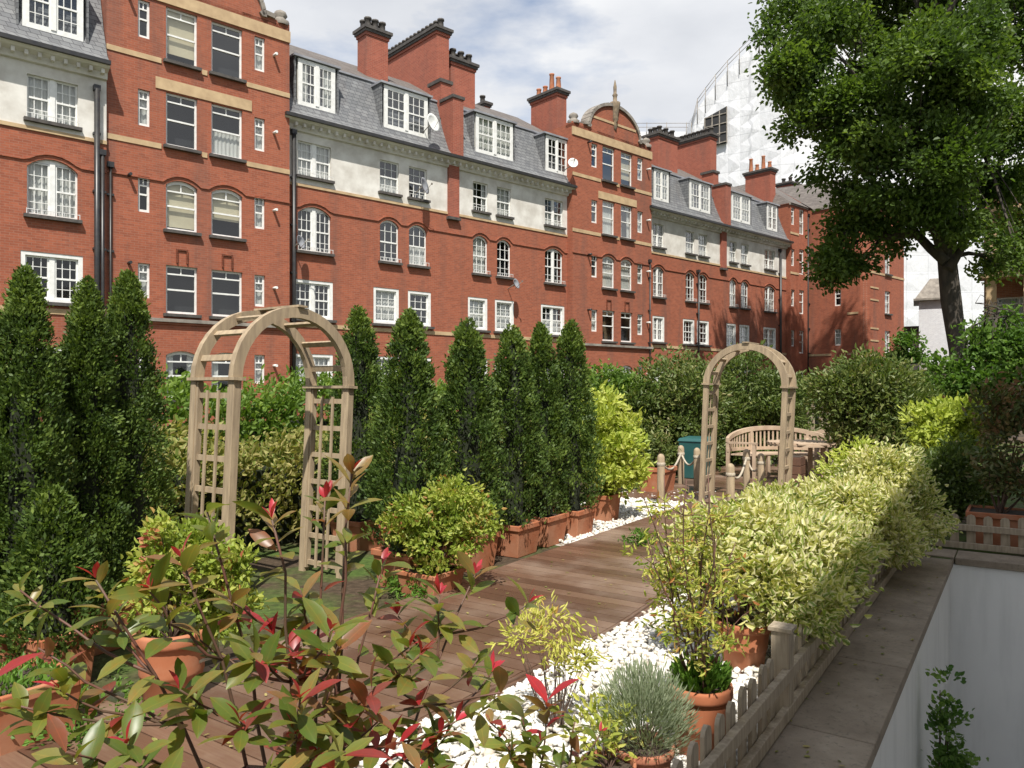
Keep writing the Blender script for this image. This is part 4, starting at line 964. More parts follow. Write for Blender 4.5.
p = pix(792, 389, 12.2); root = empty('timber_planter', (p.x, p.y, .06), GZ, 'dark brown timber box planter between the far arch and the second bench', 'planter')
mb = MB()
for z in (.0, .14, .28, .42): mb.box(-.17, .17, -.17, .17, z+.004, z+.136)
mb.build('box', M['wood_brown'], root, bevel=.006); mb = MB(); mb.box(-.15, .15, -.15, .15, .56, .565); mb.build('soil', M['soil'], root)
# ================================================================== shrubs
def shrub(name, loc, lobes, n, leaf, L, W, label, cat='shrub', group=None, shape='hex', clump=.1, pot=None, var=(0, 1), cvw=.55, nb=9, r0=.018, kinds=None, droop=.15, upb=.35, shell=.55, tilt=None):
    """a plant with branches, leaves and, when it has one, its pot; lobes in world space"""
    root = empty(name, loc, GZ if pot and pot[0] == 'sq' else 0., label, cat, group)
    inv = Matrix.Rotation(-(root.rotation_euler[2]), 3, 'Z'); o0 = Vector(loc)
    zb = 0.
    if pot:
        if pot[0] == 'round': round_pot(root, pot[1], pot[2], pot[3] if len(pot) > 3 else 'terracotta')
        else: square_pot(root, pot[1], pot[2], pot[3] if len(pot) > 3 else 'terracotta')
        zb = pot[2]*.88
    lob = []
    for c, r in lobes: q = inv @ (Vector(c)-o0); lob.append(((q.x, q.y, q.z), r))
    P, D, cv = lobes_points(lob, n, clump, upb=upb, shell=shell)
    keep = P[:, 2] > max(zb-.12, .02); P, D, cv = P[keep], D[keep], cv[keep]; m_ = len(P)
    v = np.clip(cv*cvw+rng.random(m_)*(1-cvw), 0, 1); v = var[0]+(var[1]-var[0])*v
    leafmesh('foliage', P, D, L*rng.uniform(.65, 1.25, m_), W*rng.uniform(.7, 1.2, m_), LM[leaf], root, v, shape, droop=droop)
    T = [P[i] for i in rng.choice(m_, min(nb, m_), replace=False)]
    stems((0, 0, zb-.02), [Vector(t)*.94 for t in T], root, M['twig'], r0)
    return root
def W3(px, t, z=0.): p = pix(px, 389, t); return (p.x, p.y, z)
# hedges
def hedge(a, b0, b1, w, h, n, leaf, L, Wd, label, hv=.12):
    p = G(a, b0); root = empty('hedge', (p.x, p.y, 0), GZ, label, 'hedge'); ln = b1-b0
    k = int(n/30); cx = rng.uniform(-w/2, w/2, k); cy = rng.uniform(0, ln, k); cz = rng.uniform(.05, 1, k)**.6
    top = h+hv*np.sin(cy*1.7+a)+hv*.6*np.sin(cy*4.1); face = rng.random(k)
    cx = np.where(face < .45, w/2*rng.uniform(.8, 1.1, k), cx); zc = np.where(face > .7, top*rng.uniform(.94, 1.02, k), top*cz*.98)
    i = rng.integers(0, k, n); P = np.stack([cx[i], cy[i], zc[i]], 1)+rng.normal(size=(n, 3))*[.09, .13, .085]
    D = unit(np.stack([np.full(n, .5), np.zeros(n), np.full(n, .6)], 1)+rng.normal(size=(n, 3))*.6)
    keep = P[:, 2] > .02; P, D, i = P[keep], D[keep], i[keep]; n = len(P)
    leafmesh('foliage', P, D, L*rng.uniform(.7, 1.3, n), Wd*rng.uniform(.7, 1.3, n), LM[leaf], root, np.clip(rng.random(k)[i]*.6+rng.random(n)*.4, 0, 1), 'hex')
    mb = MB(); mb.box(-w*.36, w*.22, 0, ln, 0, h*.74)  # box core, its near-black colour stands in for shade inside the hedge
    mb.build('shade_core', M['inner'], root)
hedge(-8.2, 2., 20., 1.0, 1.70, 30000, 'hedge', .085, .045, 'long bright green hedge between the garden and the brick block')
hedge(-6.9, 2.4, 11.5, .7, 1.12, 15000, 'tawny', .075, .045, 'lower tawny yellow variegated hedge in front of the bright green hedge')
hedge(-8.6, 20.5, 40., 1.2, 1.9, 9000, 'tree2', .13, .07, 'farther green hedge beyond the garden, mostly behind the tall shrubs')
# tall garden shrubs
shrub('large_shrub', W3(668, 15.3), pxlobes(15.3, [(668, 392, 34, 36), (640, 425, 24, 40), (692, 405, 24, 42), (662, 440, 36, 36), (690, 452, 24, 24)]), 14000, 'eleag', .105, .05, 'large grey green shrub left of the far arch, taller than the teal bin', clump=.13, nb=14)
shrub('large_shrub', W3(745, 16.6), pxlobes(16.6, [(742, 392, 34, 38), (765, 410, 34, 36), (722, 425, 26, 40), (745, 440, 40, 36), (790, 408, 20, 34)]), 14000, 'eleag', .105, .05, 'large grey green shrub seen through the far arch behind the benches', clump=.13, nb=14, var=(0, .85))
shrub('large_shrub', W3(868, 12.9), pxlobes(12.9, [(868, 392, 40, 34), (838, 396, 26, 28), (898, 412, 30, 40), (876, 440, 38, 40), (905, 450, 26, 34)]), 16000, 'eleag', .095, .045, 'large pale flecked shrub behind the variegated border, right of the far arch', clump=.12, nb=14, var=(.1, 1.))
shrub('green_bush', W3(606, 15.5), pxlobes(15.5, [(606, 392, 26, 24), (625, 402, 20, 24), (590, 410, 22, 30)]), 5000, 'hedge', .10, .055, 'bright green bush behind the golden potted shrub')
shrub('golden_shrub', W3(603, 9.75), pxlobes(9.75, [(612, 434, 24, 30, 0, 1.), (602, 404, 12, 16, 0, 1.), (626, 454, 18, 24, 0, 1.), (598, 456, 20, 26, 0, 1.), (612, 474, 26, 18, 0, 1.), (603, 388, 6, 9), (632, 478, 10, 10)]), 4300, 'gold', .085, .046, 'golden yellow shrub in a tapered terracotta planter on the left white gravel', pot=('sq', .36, .36), clump=.07, nb=12)
shrub('potted_shrub', W3(657, 12.3), pxlobes(12.3, [(640, 462, 12, 12), (655, 452, 14, 16)]), 1500, 'eleag', .07, .03, 'small grey green shrub in a terracotta planter beside the rope posts', pot=('sq', .5, .45), clump=.06)
shrub('lime_shrub', W3(955, 10.3), pxlobes(10.3, [(932, 422, 22, 16), (957, 417, 24, 14), (978, 430, 18, 18), (950, 444, 28, 18)]), 5200, 'gold', .085, .045, 'lime yellow shrub between the large flecked shrub and the dark purple shrub', clump=.07, var=(0, .7))
shrub('green_bush', W3(945, 9.2), pxlobes(9.2, [(935, 478, 26, 22), (960, 470, 26, 26), (925, 500, 20, 20), (955, 498, 30, 20)]), 4200, 'eleag', .075, .035, 'shaded green bush above the grey fence, below the lime yellow shrub', var=(0, .6))
shrub('purple_shrub', W3(1000, 8.4), pxlobes(8.4, [(1008, 430, 20, 22), (985, 466, 14, 16), (1032, 398, 22, 26), (1014, 476, 22, 14), (992, 404, 11, 14)]), 2900, 'dark', .075, .04, 'dark purplish shrub in a red planter behind the shaded picket fence', pot=('sq', .62, .36, 'terracotta'), clump=.09, var=(.1, 1.))
# variegated border along the fence, each with its own pot
VB = [(-1.42, 4.62, .38, .94, 'round', 'cream variegated shrub in a small round terracotta pot by the capped fence post'),
      (-1.50, 5.25, .38, .90, 'round', 'cream variegated shrub second from the capped fence post, beside the nandina'),
      (-1.46, 5.85, .44, .88, 'sq', 'cream variegated shrub in the middle of the border, spilling over the picket fence'),
      (-1.50, 6.5, .42, .86, 'sq', 'cream variegated shrub past the middle of the border, nearest the terrace path'),
      (-1.25, 7.2, .42, .86, 'sq', 'variegated shrub overhanging the shaded coping near the far corner'),
      (-1.14, 8.1, .42, 1.08, 'sq', 'last and tallest cream variegated shrub of the border, before the cross fence')]
for i, (a, b, r_, h, pk, lb_) in enumerate(VB):
    p = G(a, b); lobes = []
    for k in range(6):
        an = k*1.05+i; q = G(a+.24*math.cos(an), b+.24*math.sin(an)); lobes.append(((q.x, q.y, .36+(h-.5)*(.40+.62*((k*37+i*3) % 10)/10)), (r_*.50, r_*.50, r_*.38)))
    lobes.append(((p.x, p.y, h-.2), (r_*.6, r_*.6, .24))); q = G(a+.3, b+.1); lobes.append(((q.x, q.y, .42), (.26, .3, .2)))
    sh = shrub('variegated_shrub', (p.x, p.y, 0), lobes, 6200, 'varieg', .056, .036, lb_, group='variegated shrubs along the picket fence', pot=('round', .17, .30) if pk == 'round' else ('sq', .4, .32), clump=.055, nb=16, r0=.014)
shrub('golden_shrub', G(-1.75, 9.9), [((G(-1.75, 9.9)+Vector((0, 0, z))), (r_, r_, r_*.8)) for z, r_ in ((.65, .34), (.85, .26))], 2600, 'gold', .06, .03, 'small golden shrub behind the variegated border, near the terrace', pot=('round', .18, .3), clump=.06)
# nandina, lavender, small pots in the gravel
p = W3(700, 3.5); c0 = Vector(p)
root = empty('potted_nandina', p, 0, 'tall airy yellow green bamboo-like shrub in a round terracotta pot on white gravel', 'potted shrub')
round_pot(root, .148, .35); st = MB(); PP = []; DD = []
for k in range(13):
    an = k*2.4; rr = .05+.2*random.random(); top = Vector((math.cos(an)*rr*1.1-.04, math.sin(an)*rr*1.1, .62+.72*random.random()**.8)); b0 = Vector((math.cos(an)*.03, math.sin(an)*.03, .31))
    q = [b0.lerp(top, i/6)+Vector((.02*math.sin(i+k), .02*math.cos(i*1.3+k), 0)) for i in range(7)]; st.tube(q, [.006-.0006*i for i in range(7)], 5)
    for j in range(11):
        u = .35+.65*random.random(); s0 = q[min(5, int(u*6))]; an2 = random.uniform(0, 6.28); e = s0+Vector((math.cos(an2)*.16, math.sin(an2)*.16, random.uniform(-.02, .1)))*random.uniform(.5, 1.1)
        st.tube([s0, s0.lerp(e, .5)+Vector((0, 0, .015)), e], [.002, .0015, .001], 4)
        for _ in range(12):
            v_ = random.uniform(.25, 1.05); PP.append(s0.lerp(e, v_)+Vector([random.gauss(0, .016) for _ in range(3)])); DD.append((e-s0).normalized()*.6+Vector([random.gauss(0, .6) for _ in range(3)])+Vector((0, 0, -.1)))
st.build('stems', M['stem_red'], root); n = len(PP)
leafmesh('foliage', PP, DD, rng.uniform(.028, .05, n), rng.uniform(.009, .014, n), LM['nandina'], root, rng.random(n), 'hex', droop=.2)
PP = []; DD = []
for _ in range(420):
    an = random.uniform(0, 6.28); r_ = .12*math.sqrt(random.random()); PP.append((math.cos(an)*r_, math.sin(an)*r_, .32+random.uniform(0, .1))); DD.append((math.cos(an)*.6, math.sin(an)*.6, .8))
leafmesh('underplanting', PP, DD, .045, .02, LM['herb'], root, None, 'hex')
p = W3(643, 3.22); root = empty('potted_lavender', p, 0, 'silvery grey green lavender mound in a dark red terracotta pot', 'potted plant')
round_pot(root, .135, .2, 'terracotta_old'); n = 5200; d = unit(rng.normal(size=(n, 3))+[0, 0, .55]); d[:, 2] = np.abs(d[:, 2])
P_ = d*[.21, .21, .30]*rng.uniform(.45, 1., n)[:, None]+[0, 0, .22]; P_ = P_+rng.normal(size=(n, 3))*.012
leafmesh('foliage', P_, unit(d*.9+[0, 0, .7]+rng.normal(size=(n, 3))*.22), rng.uniform(.03, .065, n), rng.uniform(.0035, .0065, n), LM['lavender'], root, None, 'quad')
stems((0, 0, .18), [Vector(q)*.8+Vector((0, 0, .03)) for q in P_[:40]], root, M['twig'], .004)
shrub('potted_perennial', W3(608, 3.08), [((p_[0], p_[1], z), (.09, .09, .08)) for p_, z in ((W3(608, 3.08), .26), (W3(600, 3.1), .33))], 260, 'nandina', .04, .016, 'sparse straw coloured plant in a small round terracotta pot at the lower edge', cat='potted plant', pot=('round', .115, .19, 'terracotta'), clump=.04, nb=12, r0=.004)
shrub('dwarf_nandina', W3(556, 3.75), pxlobes(3.75, [(552, 632, 34, 22), (528, 626, 20, 16), (580, 640, 22, 20), (560, 662, 30, 20)]), 620, 'nandina', .045, .012, 'low feathery yellow and red shrub at the edge of the decking on white gravel', clump=.045, nb=26, r0=.004, var=(.45, 1.), shape='hex')
def low_plant(px, t, r_, h, n, leaf, label, L=.04, Wd=.02, name='low_plant', pot=None):
    p = Vector(W3(px, t)); shrub(name, p, [((p.x+random.uniform(-.3, .3)*r_, p.y+random.uniform(-.3, .3)*r_, h*.5), (r_*.8, r_*.8, h*.55)) for _ in range(3)], n, leaf, L, Wd, label, cat='plant', clump=.04, nb=10, r0=.004, pot=pot)
low_plant(104, 3.86, .34, .14, 1300, 'herb', 'low bright green herb spreading at the foot of the terracotta pots', .03, .018)
low_plant(640, 8.2, .25, .16, 500, 'herb', 'small green ground plant beside the decking, before the left gravel patch', .05, .02)
low_plant(420, 6.3, .3, .2, 600, 'herb', 'low green plant between the near arch and the lime mound', .05, .02)
# lime spireas
p = Vector(W3(172, 4.05)); shrub('potted_spirea', p, pxlobes(4.15, [(185, 548, 42, 36), (160, 590, 30, 40), (215, 560, 34, 30), (222, 596, 26, 36), (185, 610, 36, 26)]), 4600, 'lime', .042, .024, 'lime green spirea with reddish tips in a round terracotta pot on the decking', cat='potted shrub', pot=('round', .195, .43), clump=.035, nb=30, r0=.007)
p = G(-4.06, 4.82); shrub('potted_spirea', p, pxlobes(6.2, [(440, 514, 40, 18), (408, 520, 24, 22), (474, 520, 26, 20), (455, 494, 24, 12), (440, 545, 38, 22)]), 6000, 'lime', .045, .026, 'broad lime green spirea mound in front of the conifers beside the decking', cat='potted shrub', pot=('sq', .42, .22), clump=.045, nb=30, r0=.007)
# square planter at the lower left with a small light conifer behind it
p = W3(22, 3.62); root = empty('square_planter', p, GZ, 'square terracotta planter at the lower left corner with low seedlings', 'planter')
square_pot(root, .40, .33, 'terracotta'); n = 260; P_ = rng.uniform(-.17, .17, (n, 3)); P_[:, 2] = .3+rng.random(n)*.07; leafmesh('seedlings', P_, unit(rng.normal(size=(n, 3))*.5+[0, 0, 1]), .04, .018, LM['herb'], root)
A_ = ab(W3(52, 4.35)); conifer(A_[0], A_[1], 1.12, .27, 'small paler conifer standing in front of the leftmost tall conifers', 9000, group=None, z0=.2, w=.36, ls=.75)
# climbing plant in the light well
p = pix(944, 389, 5.3); loc = Vector((p.x, p.y, -3.2)); root = empty('ivy_plant', loc, 0, 'green ivy climbing out of the white light well', 'ivy')
loc_up = .28; P_, D_, cv_ = lobes_points([((.0, 0, 2.5), (.05, .05, .35)), ((.02, -.02, 2.15), (.10, .10, .35)), ((.06, 0, 1.8), (.15, .14, .36)), ((.12, -.05, 1.4), (.24, .2, .4)), ((.1, -.05, .8), (.34, .28, .5)), ((.1, 0, .2), (.4, .3, .3))], 8500, .035, nclump=420, shell=.4)
P_[:, 2] += loc_up; leafmesh('foliage', P_, D_, rng.uniform(.03, .05, len(P_)), .03, LM['ivy'], root, cv_)
st = MB(); [st.tube([(.1*math.cos(k), .1*math.sin(k), 0), (.06*math.sin(k*2), .05, 1.2), (.03*math.cos(k*3), 0, 2.5+.1*k)], [.012, .008, .003], 5) for k in range(4)]; st.build('stems', M['twig'], root)
# ---- the photinia in front of the camera -------------------------------
def photinia(rootloc, cl, label, seed, nprim=9, gap=.1):
    rs = random.Random(seed); root = empty('photinia_shrub', rootloc, 0, label, 'shrub'); o0 = Vector(rootloc)
    P = []; D = []; L_ = []; Wd = []; V = []; roll = []; st = MB()
    cl = sorted(cl, key=lambda c: c[1]); prim = []
    def path(B, T, bend, r0, r1, k=8):
        mid = B.lerp(T, .5)+bend; q = [B*(1-u)**2+mid*2*u*(1-u)+T*u*u for u in [i/k for i in range(k+1)]]
        q = [x+Vector((rs.gauss(0, .004), rs.gauss(0, .004), 0)) for x in q]; q[0] = B; q[-1] = T
        st.tube(q, [r0+(r1-r0)*i/k for i in range(k+1)], 6); return q
    def leaf(base, d, ln, w, v):
        P.append(base[:]); D.append(d[:]); L_.append(ln); Wd.append(w); V.append(v)
    for ci, (px, py, t, sz, kd) in enumerate(cl):
        T = pix(px, py, t)-o0
        if len(prim) < nprim:
            an = rs.uniform(0, 6.28); B = Vector((.06*math.cos(an), .06*math.sin(an), 0)); q = path(B, T, Vector((-T.x*.25, -T.y*.25, .12)), .0065, .0022, 12); prim.append(q)
        else:
            best = min(((q[i]-T).length+(.35 if q[i].z > T.z-.08 else 0)+rs.uniform(0, .12), qi, i) for qi, q in enumerate(prim) for i in range(4, len(q)-2))
            B = prim[best[1]][best[2]]; q = path(B, T, Vector((0, 0, -.03)), .0034, .0018, 6)
            if len(prim) < 22: prim.append([x for x in q for _ in (0, 1)])
        dirv = (q[-1]-q[-2]).normalized(); dirv = (dirv+Vector((0, 0, .6))).normalized()
        nl = rs.randint(6, 10); a0 = rs.uniform(0, 6.28)
        x = dirv.orthogonal().normalized(); y = dirv.cross(x)
        for k in range(nl):
            an = a0+k*2.4; el = rs.uniform(.25, 1.0); side = x*math.cos(an)+y*math.sin(an); d = (side*math.cos(el)+dirv*math.sin(el)).normalized()
            ln = sz*rs.uniform(.06, .105); v = {'g': rs.uniform(0, .5), 'b': rs.choice([rs.uniform(.2, .55), rs.uniform(.5, .72)]), 'r': rs.uniform(.6, .95), 'm': rs.choice([rs.uniform(0, .45), rs.uniform(0, .5), rs.uniform(.55, .9)])}[kd]
            leaf(q[-1]-dirv*.012*k, d, ln, ln*rs.uniform(.33, .43), v)
        if rs.random() < .5:
            for k in range(rs.randint(2, 4)):
                an = a0+k*2.1; side = x*math.cos(an)+y*math.sin(an); leaf(q[-1]+dirv*.004, (side*.45+dirv).normalized(), rs.uniform(.025, .05), rs.uniform(.009, .016), rs.uniform(.86, 1.))
        for k in range(rs.randint(3, 7)):
            i = rs.randint(len(q)//2, len(q)-2); an = rs.uniform(0, 6.28); ln = sz*rs.uniform(.055, .095); leaf(q[i], Vector((math.cos(an), math.sin(an), rs.uniform(-.4, .6))).normalized(), ln, ln*.4, rs.choice([rs.uniform(0, .5), rs.uniform(0, .5), rs.uniform(.5, .93)]))
    st.build('stems', M['stem_red'], root)
    n = len(P); leafmesh('foliage', P, D, L_, Wd, LM['photinia'], root, V, 'long', fold=.15, droop=.2, roll=np.tile([[0., 0., 1.]], (n, 1))*1.2)
    return root
CL = [(38, 648, 1.4, .85, 'm'), (15, 705, 1.3, .85, 'g'), (96, 580, 1.4, .8, 'b'), (20, 590, 1.5, .7, 'g'), (150, 592, 1.35, 1., 'g'), (207, 512, 1.5, .85, 'g'), (272, 520, 1.45, 1., 'b'), (352, 474, 1.55, .85, 'b'), (325, 500, 1.65, .8, 'm'), (182, 560, 1.4, .9, 'b'), (345, 545, 1.6, .8, 'g'), (60, 690, 1.35, .8, 'm'), (112, 618, 1.45, .8, 'g'),
      (228, 600, 1.5, .8, 'm'), (250, 648, 1.35, .9, 'm'), (300, 590, 1.6, .8, 'm'), (330, 632, 1.35, .95, 'g'), (382, 566, 1.65, .85, 'g'), (398, 616, 1.7, .8, 'm'), (440, 596, 1.75, .85, 'g'), (475, 575, 1.8, .8, 'm'),
      (528, 604, 1.7, .8, 'g'), (420, 655, 1.5, .9, 'm'), (372, 690, 1.35, .9, 'r'), (300, 700, 1.25, .9, 'm'), (240, 722, 1.3, .8, 'm'), (180, 690, 1.35, .9, 'g'), (128, 745, 1.25, .8, 'g'), (66, 752, 1.2, .8, 'm'),
      (345, 752, 1.2, .8, 'm'), (402, 742, 1.35, .8, 'r'), (455, 722, 1.5, .8, 'm'), (480, 655, 1.7, .75, 'm'), (288, 645, 1.45, .9, 'r'), (200, 640, 1.45, .8, 'g'), (430, 780, 1.3, .9, 'g'), (150, 790, 1.2, .8, 'g'), (270, 790, 1.2, .9, 'm')]
rs = random.Random(5)
for _ in range(26):
    t = rs.uniform(1.3, 1.95); px = rs.gauss(325, 95); py = rs.uniform(600, 800)
    if 200 < px < 520 and py > 600+abs(px-330)*.25: CL.append((px, py, t, rs.uniform(.65, .9), rs.choice('gmmrb')))
photinia((-.42, 1.55, .0), CL, 'big bronze green and red leaved photinia reaching up in front of the decking', 3)
CL2 = [(520, 712, 2.6, 1., 'g'), (548, 700, 2.6, 1.25, 'r'), (575, 722, 2.6, .9, 'g'), (540, 742, 2.5, 1., 'g'), (505, 745, 2.5, .9, 'g'), (580, 750, 2.6, .9, 'm'), (560, 765, 2.5, .9, 'g'), (525, 775, 2.5, .9, 'g'), (490, 722, 2.55, .8, 'm'), (600, 735, 2.7, .7, 'g')]
photinia((.13, 2.6, .0), CL2, 'small photinia with two large red leaves on the white gravel before the lavender', 9, 5)
# ---- trees -------------------------------------------------------------
def tree(loc, trunk, limbs, lobes, n, leaf, L, W_, label, name='leafy_tree', cat='tree', clump=.42, shell=.35, r0=.28, group=None, tr=None, shape='hex'):
    root = empty(name, loc, 0, label, cat, group); o0 = Vector(loc); mb = MB()
    tq = [Vector(q) for q in trunk]; mb.tube(tq, tr or [r0*(1-.5*i/(len(tq)-1)) for i in range(len(tq))], 14)
    o_ = mb.build('trunk', M['bark'], root); mb = MB()
    for li in (limbs or []):
        Q = [Vector(tz(x, y, TT+(k-1)*.4)) for k, (x, y) in enumerate(li)]; mb.tube(Q, [r0*.62*(1-.75*k/len(Q)) for k in range(len(Q))], 10)
    lob = [((c[0]-o0.x, c[1]-o0.y, c[2]-o0.z), r_) for c, r_ in lobes]
    for c, r_ in lob:
        B = tq[random.randint(len(tq)//2, len(tq)-1)]; T = Vector(c); q = [B.lerp(T, i/7)+Vector((random.gauss(0, .1), random.gauss(0, .1), .35*math.sin(math.pi*i/7)))*(.0 if i in (0,) else 1) for i in range(8)]
        mb.tube(q, [r0*.38*(1-.85*i/7) for i in range(8)], 8)
        for _ in range(5):
            i = random.randint(3, 7); e = T+Vector([random.gauss(0, .6)*r_[0] for _ in range(3)]); mb.tube([q[i], q[i].lerp(e, .5)+Vector((0, 0, .1)), e], [r0*.1, r0*.06, .008], 5)
    mb.build('limbs', M['bark'], root)
    P, D, cv = lobes_points(lob, n, clump, upb=.15, shell=shell, nclump=int(n/210))
    leafmesh('crown', P, D, L*rng.uniform(.6, 1.2, n), W_*rng.uniform(.7, 1.2, n), LM[leaf], root, np.clip(cv*.7+rng.random(n)*.3, 0, 1), shape, droop=.2, roll=np.tile([[0, 0, .5]], (n, 1)))
    return root
TT = 37.; KS = TT/18.; tp = pix(962, 389, TT); tl = (tp.x, tp.y, 0)
def tz(px, py, t=TT): q = pix(px, py, t); return (q.x-tl[0], q.y-tl[1], q.z)
lob = pxlobes(TT, [(805, 18, 38, 28, -2), (795, 72, 30, 28, -2), (840, 45, 42, 34, 0), (848, 108, 40, 30, -2), (806, 128, 22, 17, -2), (846, 160, 32, 26, 0), (838, 212, 17, 24, 1), (832, 262, 9, 22, 1), (862, 208, 20, 24, 0), (905, 22, 50, 38, 3), (898, 92, 42, 32, -3),
                     (905, 158, 36, 26, 2), (900, 208, 28, 17, 0), (955, 50, 48, 38, -4), (962, 124, 40, 30, 0), (955, 186, 34, 22, 3), (1005, 30, 48, 42, 0), (1012, 108, 40, 36, -3), (1008, 176, 38, 24, 0), (985, 222, 26, 14, -1), (895, 240, 17, 9, 2), (1030, 215, 30, 26, 2),
                     (850, -30, 50, 36, 2), (930, -45, 60, 40, 0), (1020, -45, 60, 45, 2), (1075, 50, 45, 45, 0), (1075, 140, 40, 40, 2), (786, -8, 20, 22, 0), (1000, 262, 14, 12, 0), (880, -110, 70, 50, 0), (960, -130, 80, 50, 2), (1040, -120, 70, 60, -2), (858, 262, 8, 14, 1)])
tree(tl, [(0, 0, 0), tz(961, 385), tz(958, 350), tz(951, 300), tz(947, 260), tz(945, 200), tz(948, 120), tz(940, 30)], [[(946, 262), (930, 248), (915, 232), (890, 200), (862, 170), (835, 130)], [(948, 270), (965, 240), (985, 200), (1005, 150)], [(945, 210), (925, 170), (905, 110), (880, 40)], [(915, 232), (888, 236), (850, 225), (836, 250)]], lob+pxlobes(TT, [(885, 180, 26, 22, -3), (925, 205, 26, 18, -3), (965, 215, 30, 18, -3), (915, 130, 34, 24, -4), (970, 90, 34, 26, -5), (870, 140, 30, 24, -3), (950, 160, 30, 24, -5), (1015, 250, 22, 18, -3), (935, 60, 34, 26, -6)]), 150000, 'tree', .235, .16, 'tall broad leafed tree with dark crown filling the upper right', clump=.42, r0=.42, shell=.45, tr=[.62, .45, .40, .46, .42, .34, .24, .12])
t2 = 14.; lp = W3(985, t2)
tree(lp, [(0, 0, 0), (.05, 0, .7), (.1, 0, 1.4), (.1, 0, 2.4), (.2, 0, 3.0)], None, pxlobes(t2, [(985, 385, 30, 20), (1010, 365, 26, 22), (955, 380, 20, 14), (1000, 330, 18, 22, 1), (1024, 400, 20, 20), (1018, 340, 16, 16), (975, 345, 12, 16), (988, 305, 12, 16)]), 7500, 'tree2', .11, .07, 'small young tree with fresh green leaves below the tall tree', 'young_tree', clump=.15, r0=.06)
lp = W3(905, 30.); tree(lp, [(0, 0, 0), (0, 0, 1), (0, 0, 2), (0, 0, 3.2)], None, pxlobes(30., [(906, 345, 12, 22), (902, 370, 16, 18), (920, 385, 14, 12)]), 2600, 'tree2', .17, .1, 'small light green tree at the corner of the brick wing', 'young_tree', clump=.25, r0=.1)
for (px, t, lst, lb_) in ((940, 22., [(925, 395, 18, 12), (950, 398, 16, 14), (975, 400, 20, 14)], 'dark low bush at the foot of the tall tree'),):
    shrub('dark_bush', W3(px, t), pxlobes(t, lst), 3000, 'tree', .14, .08, lb_, clump=.2)
hedge(-3.2, 13.6+9, 60., 1.2, 1.75, 7000, 'tree', .16, .09, 'dark hedge closing the garden behind the benches and tall tree')
# ================================================================== buildings behind
# white sheeted scaffold building
sm_, nt = mat('scaffold_sheeting'); co = objco(nt)
f1 = noise_fac(nt, .35, 7, co, .65); f2 = noise_fac(nt, 2.2, 6, objco(nt, (1, 1, .35)), .7)
sx = N(nt, 'ShaderNodeSeparateXYZ'); nt.links.new(co, sx.inputs[0]); ad = N(nt, 'ShaderNodeMath', operation='ADD'); nt.links.new(sx.outputs[0], ad.inputs[0]); nt.links.new(sx.outputs[1], ad.inputs[1])
cb = N(nt, 'ShaderNodeCombineXYZ'); nt.links.new(ad.outputs[0], cb.inputs[0]); nt.links.new(sx.outputs[2], cb.inputs[1])
bt = N(nt, 'ShaderNodeTexBrick'); bt.offset = 0.; nt.links.new(cb.outputs[0], bt.inputs['Vector']); bt.inputs['Scale'].default_value = 1; bt.inputs['Brick Width'].default_value = 2.4; bt.inputs['Row Height'].default_value = 2.1; bt.inputs['Mortar Size'].default_value = .05
bt.inputs['Color1'].default_value = (.66, .67, .69, 1); bt.inputs['Color2'].default_value = (.60, .61, .63, 1); bt.inputs['Mortar'].default_value = (.50, .51, .53, 1)
c = mixc(nt, mrange(nt, f2, .35, .7, 0., .25), bt.outputs['Color'], (.54, .55, .58))
out(nt, principled(nt, c, .6, 0, .3, f2, .45, .2))
def wrapped(name, pts, h, label):
    hs = h if isinstance(h, list) else [h]*len(pts)
    root = empty(name, (pts[0][0], pts[0][1], 0), 0, label, 'scaffolding'); o0 = pts[0]
    mb = MB()
    for si, ((x0, y0), (x1, y1)) in enumerate(zip(pts, pts[1:])):
        h0, h1 = hs[si], hs[si+1]; L_ = math.hypot(x1-x0, y1-y0); k = max(1, int(L_/2.4)); nz = int(max(h0, h1)/2.1)
        for i in range(k):
            for j in range(nz):
                q = []
                for (u, zz) in ((i/k, j), ((i+1)/k, j), ((i+1)/k, j+1), (i/k, j+1)):
                    q.append((x0+(x1-x0)*u-o0[0], y0+(y1-y0)*u-o0[1], (h0+(h1-h0)*u)*zz/nz))
                c_ = (Vector(q[0])+Vector(q[2]))/2; nrm = Vector((y1-y0, -(x1-x0), 0)).normalized()*.12*rng.uniform(.2, 1.2); c_ = c_+nrm
                for a_, b_ in ((0, 1), (1, 2), (2, 3), (3, 0)): mb.poly([q[a_], q[b_], tuple(c_)])
    for si, ((x0, y0), (x1, y1)) in enumerate(zip(pts, pts[1:])): mb.quad((x0-o0[0], y0-o0[1], hs[si]), (x1-o0[0], y1-o0[1], hs[si+1]), (x1-o0[0], 125-o0[1], hs[si+1]), (x0-o0[0], 125-o0[1], hs[si]))
    mb.build('sheeting', sm_, root)
    pb = MB(); 
    for si, ((x0, y0), (x1, y1)) in enumerate(zip(pts, pts[1:])):
        h0, h1 = hs[si], hs[si+1]; L_ = math.hypot(x1-x0, y1-y0); k = max(1, int(L_/2.4))
        for i in range(k+1):
            h = h0+(h1-h0)*i/k; x, y = x0+(x1-x0)*i/k-o0[0], y0+(y1-y0)*i/k-o0[1]; nn = Vector((y1-y0, -(x1-x0), 0)).normalized()*.2; pb.tube([(x+nn.x, y+nn.y, h-2), (x+nn.x, y+nn.y, h+1.1)], .04, 5)
        nn = Vector((y1-y0, -(x1-x0), 0)).normalized()*.2
        for zz in (.5, 1.0): pb.tube([(x0-o0[0]+nn.x, y0-o0[1]+nn.y, h0+zz), (x1-o0[0]+nn.x, y1-o0[1]+nn.y, h1+zz)], .035, 5)
    pb.build('guard_poles', M['greystone'], root); return root
HH = []; arc = []
